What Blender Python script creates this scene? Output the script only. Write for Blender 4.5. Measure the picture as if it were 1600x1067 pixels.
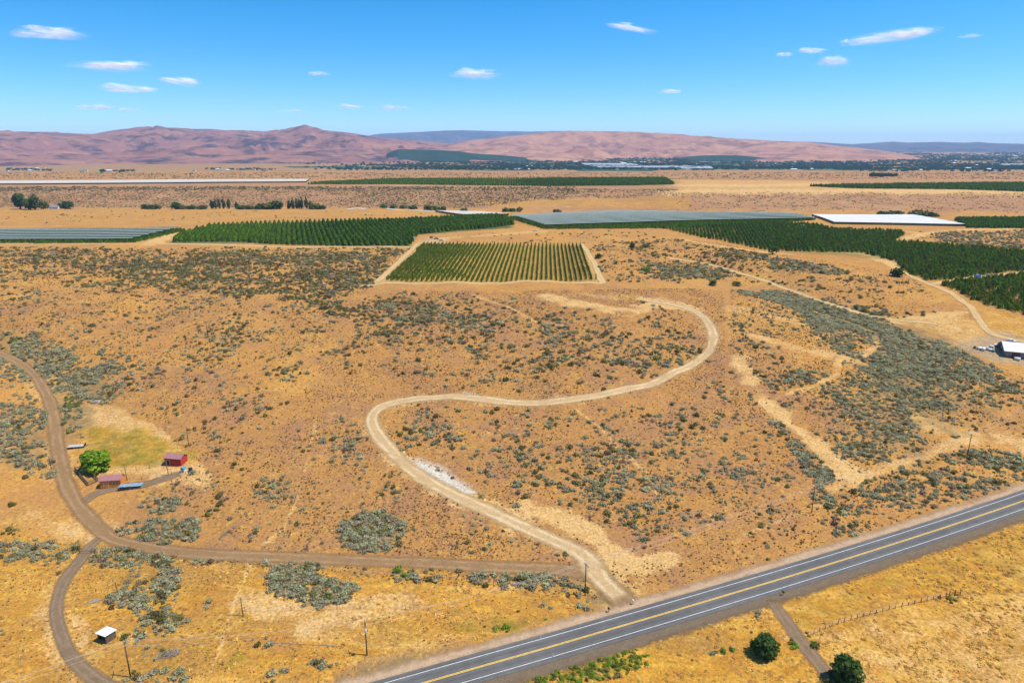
import bpy, math, random
import numpy as np
from mathutils import Vector

sc = bpy.context.scene
for o in list(bpy.data.objects):
    bpy.data.objects.remove(o)
COL = sc.collection
random.seed(7)
RNG = np.random.default_rng(11)
R = math.radians

# ------------------------------------------------------------------ camera
CAM_H = 122.0
FPX, CX, CY, VH = 1067.0, 800.0, 533.5, 228.0
PITCH = math.atan((CY - VH) / FPX)
cam = bpy.data.cameras.new('camera')
cam.sensor_width = 36.0
cam.lens = 36.0 * FPX / 1600.0
cam.clip_start = 1.0
cam.clip_end = 120000.0
cam_o = bpy.data.objects.new('camera', cam)
COL.objects.link(cam_o)
cam_o.location = (0, 0, CAM_H)
cam_o.rotation_euler = (math.pi / 2 - PITCH, 0, 0)
sc.camera = cam_o

# ------------------------------------------------------------------ sky, sun, exposure
SUN_AZ, SUN_EL = 98.0, 63.0          # degrees right of straight ahead, above horizon
world = bpy.data.worlds.new('World')
sc.world = world
world.use_nodes = True
wn, wl = world.node_tree.nodes, world.node_tree.links
wn.clear()
sky = wn.new('ShaderNodeTexSky')
sky.sky_type = 'NISHITA'
sky.sun_disc = False
sky.sun_elevation = R(SUN_EL)
sky.sun_rotation = R(SUN_AZ)
sky.altitude = 300
sky.air_density = 1.0
sky.dust_density = 0.9
sky.ozone_density = 6.0
tc = wn.new('ShaderNodeTexCoord')
vm = wn.new('ShaderNodeVectorMath'); vm.operation = 'MULTIPLY'
vm.operation = 'MULTIPLY_ADD'
vm.inputs[1].default_value = (1, 1, 1.5)
vm.inputs[2].default_value = (0, 0, 0.022)
wl.new(tc.outputs['Generated'], vm.inputs[0])
wl.new(vm.outputs[0], sky.inputs['Vector'])
hs = wn.new('ShaderNodeHueSaturation')
hs.inputs['Hue'].default_value = 0.493
hs.inputs['Saturation'].default_value = 1.38
hs.inputs['Value'].default_value = 1.0
bg = wn.new('ShaderNodeBackground')
bg.inputs['Strength'].default_value = 0.15
wo = wn.new('ShaderNodeOutputWorld')
wl.new(sky.outputs[0], hs.inputs['Color'])
wl.new(hs.outputs[0], bg.inputs['Color'])
wl.new(bg.outputs[0], wo.inputs['Surface'])

sun = bpy.data.lights.new('sun', 'SUN')
sun.energy = 5.0
sun.angle = R(0.53)
sun.color = (1.0, 0.95, 0.87)
sun_o = bpy.data.objects.new('sun', sun)
COL.objects.link(sun_o)
_to = Vector((math.sin(R(SUN_AZ)) * math.cos(R(SUN_EL)), math.cos(R(SUN_AZ)) * math.cos(R(SUN_EL)), math.sin(R(SUN_EL))))
sun_o.rotation_euler = _to.to_track_quat('Z', 'Y').to_euler()
sun_o.location = (0, 0, 900)

sc.view_settings.view_transform = 'Standard'
sc.view_settings.look = 'None'
sc.view_settings.exposure = 0.45
K = 0.74            # surface colours are kept darker by what the exposure adds
sc.view_settings.gamma = 1.0
sc.cycles.transparent_max_bounces = 96
sc.cycles.max_bounces = 6
sc.cycles.diffuse_bounces = 3
sc.cycles.volume_bounces = 1
sc.cycles.use_denoising = True

# ------------------------------------------------------------------ numeric helpers
def sstep(a, b, x):
    t = np.clip((x - a) / (b - a), 0, 1)
    return t * t * (3 - 2 * t)

def _hash(ix, iy, seed):
    n = (ix.astype(np.int64) * 374761393 + iy.astype(np.int64) * 668265263 + seed * 974711) & 0xffffffff
    n = ((n ^ (n >> 13)) * 1274126177) & 0xffffffff
    return ((n ^ (n >> 16)) & 0xffffff) / float(0xffffff)

def vnoise(x, y, seed=0):
    ix, iy = np.floor(x), np.floor(y)
    fx, fy = x - ix, y - iy
    fx = fx * fx * fx * (fx * (fx * 6 - 15) + 10); fy = fy * fy * fy * (fy * (fy * 6 - 15) + 10)
    a = _hash(ix, iy, seed); b = _hash(ix + 1, iy, seed)
    c = _hash(ix, iy + 1, seed); d = _hash(ix + 1, iy + 1, seed)
    return (a + (b - a) * fx) * (1 - fy) + (c + (d - c) * fx) * fy

def fbm(x, y, seed=0, octaves=4, gain=0.5):
    s, amp, tot = 0, 1.0, 0
    for k in range(octaves):
        s = s + amp * vnoise(x * 2 ** k + 17.3 * k, y * 2 ** k - 9.1 * k, seed + k)
        tot += amp; amp *= gain
    return s / tot

def polyline_dist(X, Y, pts):
    """distance to an open polyline, the arc length of the nearest point and that point"""
    best = np.full(X.shape, 1e12); bx = np.zeros(X.shape); by = np.zeros(X.shape)
    for (x0, y0), (x1, y1) in zip(pts[:-1], pts[1:]):
        dx, dy = x1 - x0, y1 - y0
        L2 = dx * dx + dy * dy + 1e-12
        t = np.clip(((X - x0) * dx + (Y - y0) * dy) / L2, 0, 1)
        qx, qy = x0 + t * dx, y0 + t * dy
        d2 = (X - qx) ** 2 + (Y - qy) ** 2
        m = d2 < best
        best = np.where(m, d2, best); bx = np.where(m, qx, bx); by = np.where(m, qy, by)
    return np.sqrt(best), bx, by

def inside_poly(X, Y, pts):
    r = np.zeros(X.shape, bool)
    n = len(pts)
    for i in range(n):
        x0, y0 = pts[i]; x1, y1 = pts[(i + 1) % n]
        c = (y0 > Y) != (y1 > Y)
        with np.errstate(divide='ignore', invalid='ignore'):
            xi = (x1 - x0) * (Y - y0) / (y1 - y0 + 1e-30) + x0
        r ^= c & (X < xi)
    return r

def poly_sd(X, Y, pts):
    d, _, _ = polyline_dist(X, Y, list(pts) + [pts[0]])
    return np.where(inside_poly(X, Y, pts), d, -d)

# ------------------------------------------------------------------ terrain
PY = np.array([-40000, -300, 0, 130, 190, 250, 340, 430, 500, 600, 960, 1150, 1200, 1255, 1330, 1450, 1590, 1750, 2500, 2800, 4000, 8000, 14000, 40000.])
PZ = np.array([-20, -6, -3, -1, 0.0, 3, 11.5, 19, 22, 22.3, 22.5, 21.5, 17, 9.5, 11, 21, 33, 35, 33, 19, 4, 8, 20, 30.])

def _pchip():
    h = np.diff(PY); d = np.diff(PZ) / h
    m = np.zeros(len(PY))
    for i in range(1, len(PY) - 1):
        if d[i - 1] * d[i] > 0:
            w1, w2 = 2 * h[i] + h[i - 1], h[i] + 2 * h[i - 1]
            m[i] = (w1 + w2) / (w1 / d[i - 1] + w2 / d[i])
    m[0], m[-1] = d[0], d[-1]
    return m
PM = _pchip()

def prof(y):
    y = np.clip(y, PY[0], PY[-1] - 1e-3)
    i = np.clip(np.searchsorted(PY, y, side='right') - 1, 0, len(PY) - 2)
    h = PY[i + 1] - PY[i]; t = (y - PY[i]) / h
    return ((1 + 2 * t) * (1 - t) ** 2 * PZ[i] + t * (1 - t) ** 2 * h * PM[i]
            + t * t * (3 - 2 * t) * PZ[i + 1] + t * t * (t - 1) * h * PM[i + 1])

GULLIES = []      # (points, width, depth)
ROAD_FLAT = []    # (points, half width)

def z_base(x, y):
    w = sstep(850, 1100, y) * (1 - sstep(2200, 2700, y))
    ys = y + w * (150 * sstep(-150, 480, x) + 45 * (fbm(x / 330.0, y * 0 + 2.5, 5, 3) - 0.5))
    z = prof(ys)
    r = np.hypot(x, y)
    z = z + (fbm(x / 95.0, y / 95.0, 21, 3) - 0.5) * (0.8 + 2.2 * sstep(200, 330, y)) * (1 - sstep(560, 800, y))
    z = z + (fbm(x / 260.0, y / 260.0, 33, 3) - 0.5) * 3.0 * sstep(260, 420, r) * (1 - 0.5 * sstep(1200, 1800, r))
    z = z + (fbm(x / 60.0, y / 200.0, 37, 3) - 0.5) * 5.0 * sstep(1270, 1360, ys) * (1 - sstep(1500, 1590, ys))
    z = z + (fbm(x / 34.0 + .3 * y / 34.0, y / 60.0, 39, 3) - 0.5) * 4.2 * sstep(225, 330, y) * (1 - sstep(520, 640, y))
    z = z + (fbm(x / 900.0, y / 900.0, 41, 3) - 0.5) * 14.0 * sstep(2700, 4200, r)
    for pts, wd, dp in GULLIES:
        d, _, _ = polyline_dist(x, y, pts)
        z = z - dp * np.exp(-(d / wd) ** 2)
    return z

def ground_z(x, y):
    x = np.asarray(x, float); y = np.asarray(y, float)
    z = z_base(x, y)
    for pts, hw in ROAD_FLAT:
        d, qx, qy = polyline_dist(x, y, pts)
        w = 1 - sstep(hw, hw * 2.6, d)
        m = w > 0
        if np.any(m):
            zz = z_base(qx[m], qy[m]) if x.ndim else z_base(qx, qy)
            if x.ndim:
                z[m] = z[m] * (1 - w[m]) + zz * w[m]
            else:
                z = z * (1 - w) + zz * w
    return z

def ray(u, v):
    dx = (np.asarray(u, float) - CX) / FPX
    dy = -(np.asarray(v, float) - CY) / FPX
    return dx, math.cos(PITCH) + dy * math.sin(PITCH), -math.sin(PITCH) + dy * math.cos(PITCH)

_TAB = {}
def _table(zf):
    """heights along lines of sight, so that W() need not march"""
    if zf not in _TAB:
        ang = np.radians(np.arange(-56, 56.01, 0.5))
        rr = [60.0]
        while rr[-1] < 30000: rr.append(rr[-1] * 1.012 + 0.3)
        rr = np.array(rr)
        A, Q = np.meshgrid(ang, rr, indexing='ij')
        _TAB[zf] = (ang, rr, zf((Q * np.sin(A)).ravel(), (Q * np.cos(A)).ravel()).reshape(A.shape))
    return _TAB[zf]

def W(px, zf=None):
    """where the lines of sight through these photograph positions first meet the ground"""
    zf = zf or ground_z
    ang, rr, tab = _table(zf)
    a = np.array(px, float).reshape(-1, 2)
    dx, dy, dz = ray(a[:, 0], a[:, 1])
    h = np.hypot(dx, dy); dx, dy, dz = dx / h, dy / h, dz / h
    th = np.clip((np.arctan2(dx, dy) - ang[0]) / (ang[1] - ang[0]), 0, len(ang) - 1.001)
    i = th.astype(int); f = (th - i)[:, None]
    zz = tab[i] * (1 - f) + tab[i + 1] * f
    under = CAM_H + dz[:, None] * rr[None, :] < zz
    k = np.where(under.any(1), under.argmax(1), len(rr) - 1)
    lo = rr[np.maximum(k - 2, 0)]; hi = rr[np.minimum(k + 1, len(rr) - 1)]
    for _ in range(9):
        m = (lo + hi) / 2
        below = CAM_H + dz * m < zf(dx * m, dy * m)
        hi = np.where(below, m, hi); lo = np.where(below, lo, m)
    x, y = dx * hi, dy * hi
    return np.stack([x, y, zf(x, y)], 1)

def W2(px):
    return [tuple(p[:2]) for p in W(px)]

def proj(x, y, z):
    rx, ry, rz = x, y, z - CAM_H
    f = ry * math.cos(PITCH) - rz * math.sin(PITCH)
    up = ry * math.sin(PITCH) + rz * math.cos(PITCH)
    f = np.where(f < 1, 1, f)
    return CX + FPX * rx / f, CY - FPX * up / f, f

def resample(pts, step):
    p = np.array(pts, float)
    # Catmull-Rom then even spacing
    q = []
    pe = np.vstack([2 * p[0] - p[1], p, 2 * p[-1] - p[-2]])
    for i in range(1, len(pe) - 2):
        a, b, c, d = pe[i - 1], pe[i], pe[i + 1], pe[i + 2]
        for t in np.linspace(0, 1, 16, endpoint=False):
            q.append(0.5 * (2 * b + (c - a) * t + (2 * a - 5 * b + 4 * c - d) * t * t + (3 * b - a - 3 * c + d) * t ** 3))
    q.append(pe[-2]); q = np.array(q)
    s = np.r_[0, np.cumsum(np.linalg.norm(np.diff(q, axis=0), axis=1))]
    n = max(2, int(s[-1] / step))
    ss = np.linspace(0, s[-1], n + 1)
    return np.stack([np.interp(ss, s, q[:, k]) for k in range(q.shape[1])], 1)

# gullies are placed on the plain slope first, then the roads
GULLIES = []
_g1 = [tuple(p[:2]) for p in W([(-60, 535), (30, 560), (85, 640), (100, 740), (150, 825)], z_base)]
_g2 = [tuple(p[:2]) for p in W([(1060, 405), (1180, 440), (1300, 478), (1420, 505), (1540, 530), (1700, 560)], z_base)]
GULLIES = [(_g1, 34.0, 4.0), (_g2, 42.0, 5.0)]
_TAB.clear()
HIGHWAY = [(-212.0, 58.6), (-117.3, 96.0), (-22.5, 133.4), (47.7, 161.1), (114.5, 188.4), (181.9, 217.5), (330.0, 283.0), (520.0, 370.0)]
ROAD_FLAT = [(HIGHWAY, 8.5)]

# ------------------------------------------------------------------ material helpers
MATS = {}
def nt(m):
    m.use_nodes = True
    return m.node_tree.nodes, m.node_tree.links

def mat(name, col, rough=0.85, spec=0.2, noise=0.0, nscale=3.0, metal=0.0, rnd=0.0, bump=0.0, hue=0.0):
    """plain procedural material: base colour broken up by noise, optional difference from object to object"""
    if name in MATS:
        return MATS[name]
    col = tuple(q * K for q in col)
    m = bpy.data.materials.new(name)
    n, l = nt(m)
    b = n['Principled BSDF']
    b.inputs['Roughness'].default_value = rough
    b.inputs['Specular IOR Level'].default_value = spec
    b.inputs['Metallic'].default_value = metal
    c = n.new('ShaderNodeRGB'); c.outputs[0].default_value = (*col, 1)
    out = c.outputs[0]
    if noise or bump:
        g = n.new('ShaderNodeNewGeometry')
        t = n.new('ShaderNodeTexNoise'); t.inputs['Scale'].default_value = nscale; t.inputs['Detail'].default_value = 4
        l.new(g.outputs['Position'], t.inputs['Vector'])
        if noise:
            r = n.new('ShaderNodeMapRange')
            r.inputs['From Min'].default_value = 0.3; r.inputs['From Max'].default_value = 0.7
            r.inputs['To Min'].default_value = 1 - noise; r.inputs['To Max'].default_value = 1 + noise
            l.new(t.outputs['Fac'], r.inputs['Value'])
            v = n.new('ShaderNodeVectorMath'); v.operation = 'SCALE'
            l.new(out, v.inputs[0]); l.new(r.outputs[0], v.inputs['Scale'])
            out = v.outputs[0]
        if bump:
            bp = n.new('ShaderNodeBump'); bp.inputs['Strength'].default_value = bump; bp.inputs['Distance'].default_value = 0.1
            l.new(t.outputs['Fac'], bp.inputs['Height']); l.new(bp.outputs[0], b.inputs['Normal'])
    if rnd or hue:
        oi = n.new('ShaderNodeObjectInfo')
        h = n.new('ShaderNodeHueSaturation')
        mr = n.new('ShaderNodeMapRange')
        mr.inputs['To Min'].default_value = 1 - rnd; mr.inputs['To Max'].default_value = 1 + rnd
        l.new(oi.outputs['Random'], mr.inputs['Value']); l.new(mr.outputs[0], h.inputs['Value'])
        if hue:
            ml = n.new('ShaderNodeMath'); ml.operation = 'MULTIPLY'; ml.inputs[1].default_value = 7.31
            fr = n.new('ShaderNodeMath'); fr.operation = 'FRACT'
            m2 = n.new('ShaderNodeMapRange')
            m2.inputs['To Min'].default_value = 0.5 - hue; m2.inputs['To Max'].default_value = 0.5 + hue
            l.new(oi.outputs['Random'], ml.inputs[0]); l.new(ml.outputs[0], fr.inputs[0])
            l.new(fr.outputs[0], m2.inputs['Value']); l.new(m2.outputs[0], h.inputs['Hue'])
        l.new(out, h.inputs['Color']); out = h.outputs[0]
    l.new(out, b.inputs['Base Color'])
    MATS[name] = m
    return m

def tag(o, label=None, cat=None, group=None, kind=None):
    if label: o['label'] = label
    if cat: o['category'] = cat
    if group: o['group'] = group
    if kind: o['kind'] = kind
    return o

def link(o, parent=None):
    COL.objects.link(o)
    if parent is not None:
        o.parent = parent
    return o

def empty(name, loc, rz=0.0, scale=1.0):
    o = bpy.data.objects.new(name, None)
    o.empty_display_size = 0.5
    COL.objects.link(o)
    o.location = loc; o.rotation_euler = (0, 0, rz); o.scale = (scale,) * 3
    return o

class MB:
    def __init__(self):
        self.v, self.f, self.m = [], [], []
    def face(self, pts, mi=0):
        n = len(self.v); self.v += [tuple(p) for p in pts]; self.f.append(tuple(range(n, n + len(pts)))); self.m.append(mi)
    def box(self, x0, x1, y0, y1, z0, z1, mi=0):
        n = len(self.v)
        self.v += [(x, y, z) for z in (z0, z1) for y in (y0, y1) for x in (x0, x1)]
        for q in ((0, 2, 3, 1), (4, 5, 7, 6), (0, 1, 5, 4), (2, 6, 7, 3), (0, 4, 6, 2), (1, 3, 7, 5)):
            self.f.append(tuple(n + k for k in q)); self.m.append(mi)
        return self
    def prism(self, poly, y0, y1, mi=0):
        """outline in x-z pushed along y"""
        n = len(self.v); k = len(poly)
        self.v += [(x, y0, z) for x, z in poly] + [(x, y1, z) for x, z in poly]
        self.f.append(tuple(range(n, n + k))); self.m.append(mi)
        self.f.append(tuple(range(n + 2 * k - 1, n + k - 1, -1))); self.m.append(mi)
        for i in range(k):
            j = (i + 1) % k
            self.f.append((n + i, n + k + i, n + k + j, n + j)); self.m.append(mi)
        return self
    def tube(self, pts, rad, sides=6, mi=0, cap=True):
        pts = [Vector(p) for p in pts]
        if not hasattr(rad, '__len__'): rad = [rad] * len(pts)
        n = len(self.v)
        for i, p in enumerate(pts):
            t = (pts[min(i + 1, len(pts) - 1)] - pts[max(i - 1, 0)]).normalized()
            a = t.orthogonal().normalized() if abs(t.z) < 0.9 else t.cross(Vector((0, 1, 0))).normalized()
            if abs(t.z) < 0.9: a = t.cross(Vector((0, 0, 1))).normalized()
            b = t.cross(a)
            for k in range(sides):
                g = 2 * math.pi * k / sides
                self.v.append(tuple(p + (a * math.cos(g) + b * math.sin(g)) * rad[i]))
        for i in range(len(pts) - 1):
            for k in range(sides):
                j = (k + 1) % sides
                self.f.append((n + i * sides + k, n + i * sides + j, n + (i + 1) * sides + j, n + (i + 1) * sides + k)); self.m.append(mi)
        if cap:
            self.f.append(tuple(n + k for k in range(sides))[::-1]); self.m.append(mi)
            self.f.append(tuple(n + (len(pts) - 1) * sides + k for k in range(sides))); self.m.append(mi)
        return self
    def mesh(self, name, mats, smooth=False):
        me = bpy.data.meshes.new(name)
        me.from_pydata(self.v, [], self.f)
        for m in (mats if isinstance(mats, (list, tuple)) else [mats]):
            me.materials.append(m)
        if any(self.m):
            me.polygons.foreach_set('material_index', self.m)
        if smooth:
            me.polygons.foreach_set('use_smooth', [True] * len(me.polygons))
        me.update()
        return me
    def build(self, name, mats, parent=None, smooth=False):
        return link(bpy.data.objects.new(name, self.mesh(name, mats, smooth)), parent)

def np_mesh(name, V, F, mats, smooth=False, mi=None):
    """big meshes from arrays: V (n,3), F (m,3 or 4)"""
    me = bpy.data.meshes.new(name)
    V = np.asarray(V, np.float32); F = np.asarray(F, np.int32)
    me.vertices.add(len(V)); me.vertices.foreach_set('co', V.ravel())
    k = F.shape[1]
    me.loops.add(F.size); me.loops.foreach_set('vertex_index', F.ravel())
    me.polygons.add(len(F))
    me.polygons.foreach_set('loop_start', np.arange(0, F.size, k, dtype=np.int32))
    if smooth:
        me.polygons.foreach_set('use_smooth', np.ones(len(F), bool))
    for m in (mats if isinstance(mats, (list, tuple)) else [mats]):
        me.materials.append(m)
    if mi is not None:
        me.polygons.foreach_set('material_index', np.asarray(mi, np.int32))
    me.update(calc_edges=True)
    return me

def color_attr(me, name, arr):
    a = me.attributes.new(name, 'FLOAT_COLOR', 'POINT')
    a.data.foreach_set('color', np.asarray(arr, np.float32).ravel())

# ------------------------------------------------------------------ places traced from the photograph (its pixels, laid onto the ground)
S_ROAD = [(975, 938), (945, 912), (930, 893), (912, 868), (870, 846), (820, 824), (760, 797), (700, 770), (650, 741), (612, 707),
          (588, 677), (580, 655), (592, 638), (622, 628), (665, 622), (720, 620), (780, 627), (850, 629), (910, 622), (980, 608),
          (1040, 590), (1085, 568), (1110, 545), (1114, 520), (1102, 498), (1076, 482), (1042, 474), (1000, 468)]
DRIVEWAY = [(935, 897), (880, 890), (800, 886), (700, 881), (600, 877), (500, 873), (400, 869), (300, 864), (240, 856), (190, 845),
            (160, 830), (135, 805), (115, 780), (101, 750), (95, 720), (90, 690), (82, 645), (66, 604), (45, 577), (20, 561), (0, 553), (-50, 540), (-120, 530)]
SPUR = [(165, 835), (142, 852), (128, 872), (105, 900), (90, 932), (88, 962), (97, 995), (112, 1025), (140, 1055), (190, 1090)]
YARD = [(125, 788), (150, 771), (185, 762), (225, 757), (262, 746), (285, 738)]
SIDE_ROAD = [(1203, 934), (1214, 949), (1232, 973), (1255, 1005), (1288, 1045), (1320, 1085), (1370, 1140)]
TRACK_EAST = [(1040, 402), (1090, 410), (1150, 425), (1200, 440), (1250, 459), (1320, 482), (1400, 500), (1470, 508)]
TRACK_ORCHARD = [(1395, 418), (1425, 432), (1455, 445), (1490, 460), (1515, 478), (1528, 498), (1545, 518), (1580, 530), (1640, 540)]
TRACK_BLOCK = [(1452, 444), (1500, 437), (1550, 431), (1600, 426), (1680, 418)]
HEAD_SOUTH = [(560, 447), (605, 442.5), (700, 441), (800, 441), (900, 442), (945, 444)]
HEAD_WEST = [(588, 441), (612, 420), (638, 396), (652, 381)]
HEAD_EAST = [(942, 443), (930, 415), (918, 393), (908, 381)]
HEAD_LEFT = [(-60, 381), (120, 381), (250, 381), (350, 383), (450, 386), (560, 386.5), (650, 386)]
CANAL = [(480, 326), (560, 325.5), (610, 327), (650, 329), (690, 331.5)]

# sandy tracks and bare strips that are only a change of the soil: (line, half width m, strength, attribute)
SAND = [
    (S_ROAD, 4.6, .42), (S_ROAD[:4], 6.0, .5), (S_ROAD[5:10], 6.5, .35), (DRIVEWAY[9:], 5.2, .35), (SPUR, 3.8, .3),
    ([(1148, 560), (1175, 600), (1205, 635), (1245, 670), (1290, 710), (1322, 742)], 5.5, .72),
    ([(1200, 628), (1240, 612), (1280, 600), (1306, 585), (1312, 560)], 2.4, .5),
    ([(1180, 525), (1250, 545), (1320, 560), (1345, 568)], 5.5, .55),
    ([(1275, 488), (1330, 505), (1365, 520), (1372, 540), (1350, 555)], 3.0, .6),
    ([(1145, 482), (1200, 490), (1260, 505), (1290, 530)], 6.0, .45),
    ([(1300, 765), (1360, 740), (1440, 715), (1500, 690), (1600, 690)], 3.0, .5),
    ([(1450, 660), (1500, 675), (1560, 680), (1610, 705)], 7.0, .7),
    ([(1145, 845), (1200, 820), (1280, 790)], 1.6, .35),
    ([(850, 462), (900, 473), (950, 484), (990, 484), (1030, 477), (1070, 481)], 8.0, .7), ([(900, 460), (1000, 464), (1050, 472)], 7.0, .4),
    ([(740, 462), (790, 478), (830, 500), (880, 510)], 2.2, .5),
    ([(830, 790), (900, 820), (950, 850), (980, 880)], 5.5, .95),
    ([(935, 855), (990, 880)], 4.0, .6),
    ([(1020, 875), (1045, 872)], 3.4, .8),
    ([(900, 640), (940, 670), (970, 700), (1010, 740), (1030, 780)], .8, .55),
    ([(495, 650), (480, 720), (465, 780), (440, 830), (395, 862)], .7, .5),
    ([(390, 885), (375, 920), (360, 960), (345, 1010), (330, 1050)], .8, .6),
    ([(1370, 505), (1420, 500), (1470, 492), (1500, 488)], 3.5, .8),
    ([(1250, 388), (1340, 396), (1400, 415)], 5.0, .6),
    ([(60, 950), (85, 980), (95, 1020)], 2.0, .3),
    ([(120, 963), (135, 985), (128, 1005)], 1.0, .6),
    ([(700, 1000), (640, 1020), (560, 1040)], 3.0, .25),
    ([(480, 985), (520, 960), (560, 950), (640, 930)], 5.0, .5),
    ([(390, 930), (420, 950), (470, 960)], 6.0, .6),
    ([(1060, 374), (1120, 384), (1190, 394), (1235, 398)], 4.0, .7),
    ([(1340, 396), (1385, 404), (1410, 428)], 4.0, .5),
    ([(1410, 375), (1440, 366), (1480, 360), (1600, 357)], 7.0, .8),
    ([(1280, 356), (1340, 359), (1420, 362)], 8.0, .6),
    ([(650, 384), (700, 372), (790, 366), (840, 362)], 10.0, .5),
    ([(1060, 300), (1200, 299), (1400, 298), (1600, 299)], 40.0, .8),
    ([(1060, 290), (1200, 290), (1300, 288)], 40.0, .5),
    ([(240, 381), (265, 368), (290, 362)], 9.0, .9),
    ([(50, 800), (90, 830), (130, 845)], 2.5, .3),
]
# areas of other ground: (outline, soft edge m, red, gold, pale, chalk, green, litter, far, crop)
AREAS = [
    ([(275, 880), (320, 865), (560, 470), (640, 455), (1130, 455), (1140, 900), (980, 940)], 9, .75, 0, 0, 0, 0, 0, 0, 0),
    ([(1145, 600), (1300, 640), (1320, 740), (1145, 860)], 12, .6, 0, 0, 0, 0, 0, 0, 0),
    ([(-200, 470), (560, 470), (330, 830), (200, 700), (60, 520), (-200, 510)], 15, .25, 0, 0, 0, 0, 0, 0, 0),
    ([(-300, 1400), (-300, 770), (130, 850), (300, 872), (920, 905), (940, 960), (560, 1080), (200, 1400)], 5, .30, .62, 0, 0, 0, 0, 0, 0),
    ([(560, 1090), (1000, 985), (1200, 930), (1700, 775), (2600, 800), (2600, 1600), (400, 1600)], 4, 0, 1, 0, 0, 0, 0, 0, 0),
    ([(1240, 1000), (1480, 935), (1700, 930), (1700, 1200), (1330, 1100)], 6, 0, 1, .35, 0, 0, 0, 0, 0),
    ([(1230, 950), (1420, 880), (1600, 830), (1600, 900), (1400, 930), (1250, 990)], 3, .35, .4, 0, 0, .22, 0, 0, 0),
    ([(133, 628), (178, 632), (200, 645), (252, 668), (318, 735), (250, 742), (130, 738), (128, 690)], 1.6, 0, .3, .6, 0, 0, 0, 0, 0),
    ([(135, 672), (230, 672), (300, 715), (250, 728), (140, 728)], 4, 0, .9, -.5, 0, .55, 0, 0, 0),
    ([(185, 700), (250, 700), (262, 722), (180, 728)], 2.5, 0, 0, 0, 0, .3, 0, 0, 0),
    ([(225, 735), (330, 738), (330, 760), (240, 756)], 2, 0, 0, .6, 0, 0, 0, 0, 0),
    ([(655, 722), (690, 738), (745, 770), (725, 772), (680, 752), (648, 733)], 1.2, 0, 0, 0, .95, 0, 0, 0, 0),
    ([(635, 716), (660, 718), (700, 735), (735, 760), (700, 748), (660, 735)], 1.6, 0, 0, 0, .55, 0, 0, 0, 0),
    ([(725, 613), (765, 619), (800, 624), (770, 627), (730, 621)], 1.0, 0, 0, 0, .8, 0, 0, 0, 0),
    ([(603, 440), (933, 439), (908, 381), (663, 380)], 2, 0, .35, .35, 0, .5, 0, 0, 0),
    ([(920, 395), (945, 440), (570, 447), (655, 378), (665, 381), (604, 441), (932, 440), (906, 383)], 2, 0, 0, .5, 0, 0, 0, 0, 0),
    ([(265, 380), (350, 352), (800, 338), (800, 356), (650, 367), (640, 385)], 4, 0, .2, 0, 0, .5, 0, 0, .75),
    ([(1040, 357), (1265, 351), (1410, 362), (1395, 379), (1600, 394), (1600, 424), (1450, 439), (1390, 406), (1200, 392)], 3, 0, .4, .2, 0, .35, 0, 0, .3),
    ([(1470, 444), (1600, 431), (1600, 494), (1540, 476)], 3, 0, .4, .2, 0, .35, 0, 0, .2),
    ([(1290, 480), (1380, 500), (1480, 530), (1560, 575), (1430, 560), (1340, 520), (1240, 465)], 8, 0, 0, 0, 0, 0, .8, 0, 0),
    ([(1340, 570), (1430, 560), (1540, 620), (1430, 700), (1330, 715)], 10, 0, 0, 0, 0, 0, .55, 0, 0),
    ([(-60, 520), (70, 540), (170, 605), (140, 650), (110, 700), (80, 620), (30, 568), (-60, 545)], 5, 0, 0, 0, 0, 0, .55, 0, 0),
    ([(0, 640), (64, 650), (80, 740), (0, 725)], 5, 0, 0, 0, 0, 0, .5, 0, 0),
    ([(1400, 495), (1500, 490), (1540, 520), (1520, 540), (1440, 515)], 6, 0, .5, .5, 0, 0, 0, 0, 0),
    ([(1490, 535), (1560, 520), (1700, 540), (1700, 575), (1560, 568)], 4, 0, 0, .1, .22, 0, .55, 0, 0),
    ([(650, 384), (660, 370), (700, 372), (690, 386)], 4, 0, 0, .3, .1, 0, .3, 0, 0),
    ([(-300, 352), (-300, 326), (500, 326), (690, 333), (640, 342), (350, 350)], 25, 0, .35, 0, 0, 0, 0, .3, 0),
    ([(-600, 324), (560, 324), (1000, 330), (2300, 336), (2300, 292), (-600, 290)], 20, .2, 0, 0, 0, 0, 0, .95, 0),
    ([(720, 312), (1080, 306), (1080, 326), (800, 325)], 20, 0, .5, 0, 0, 0, 0, .2, 0),
    ([(-900, 291), (2600, 297), (2600, 268), (-900, 266)], 60, .0, 0, 0, 0, 0, 0, .8, 0),
    ([(1060, 281), (1300, 283), (1300, 292), (1900, 297), (1900, 303), (1300, 302), (1060, 298)], 25, 0, .45, .4, 0, 0, 0, -.5, 0),
    ([(-600, 268), (500, 268), (560, 280), (-600, 281)], 40, 0, .2, 0, 0, 0, 0, 0, 0),
    ([(900, 878), (950, 880), (975, 905), (1000, 925), (985, 948), (935, 955), (915, 920), (890, 900)], 2.5, 0, -.5, .25, 0, 0, .62, 0, 0),
    ([(560, 1090), (640, 1040), (740, 1015), (700, 1000), (600, 1025), (520, 1050), (500, 1100)], 3, .3, -.6, 0, 0, 0, .5, 0, 0),
    ([(830, 1062), (850, 1040), (930, 1028), (985, 1022), (1000, 1035), (900, 1075)], 1.5, 0, 0, 0, 0, .8, 0, 0, 0),
    ([(690, 985), (740, 965), (900, 960), (800, 990)], 1.5, 0, 0, 0, 0, .35, 0, 0, 0),
    ([(350, 1030), (372, 1018), (390, 1028), (360, 1040)], 1.0, 0, 0, 0, 0, .55, 0, 0, 0),
    ([(1405, 455), (1600, 494), (1640, 540), (1545, 515), (1500, 465)], 8, 0, .6, .2, 0, 0, 0, 0, 0),
]

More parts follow.
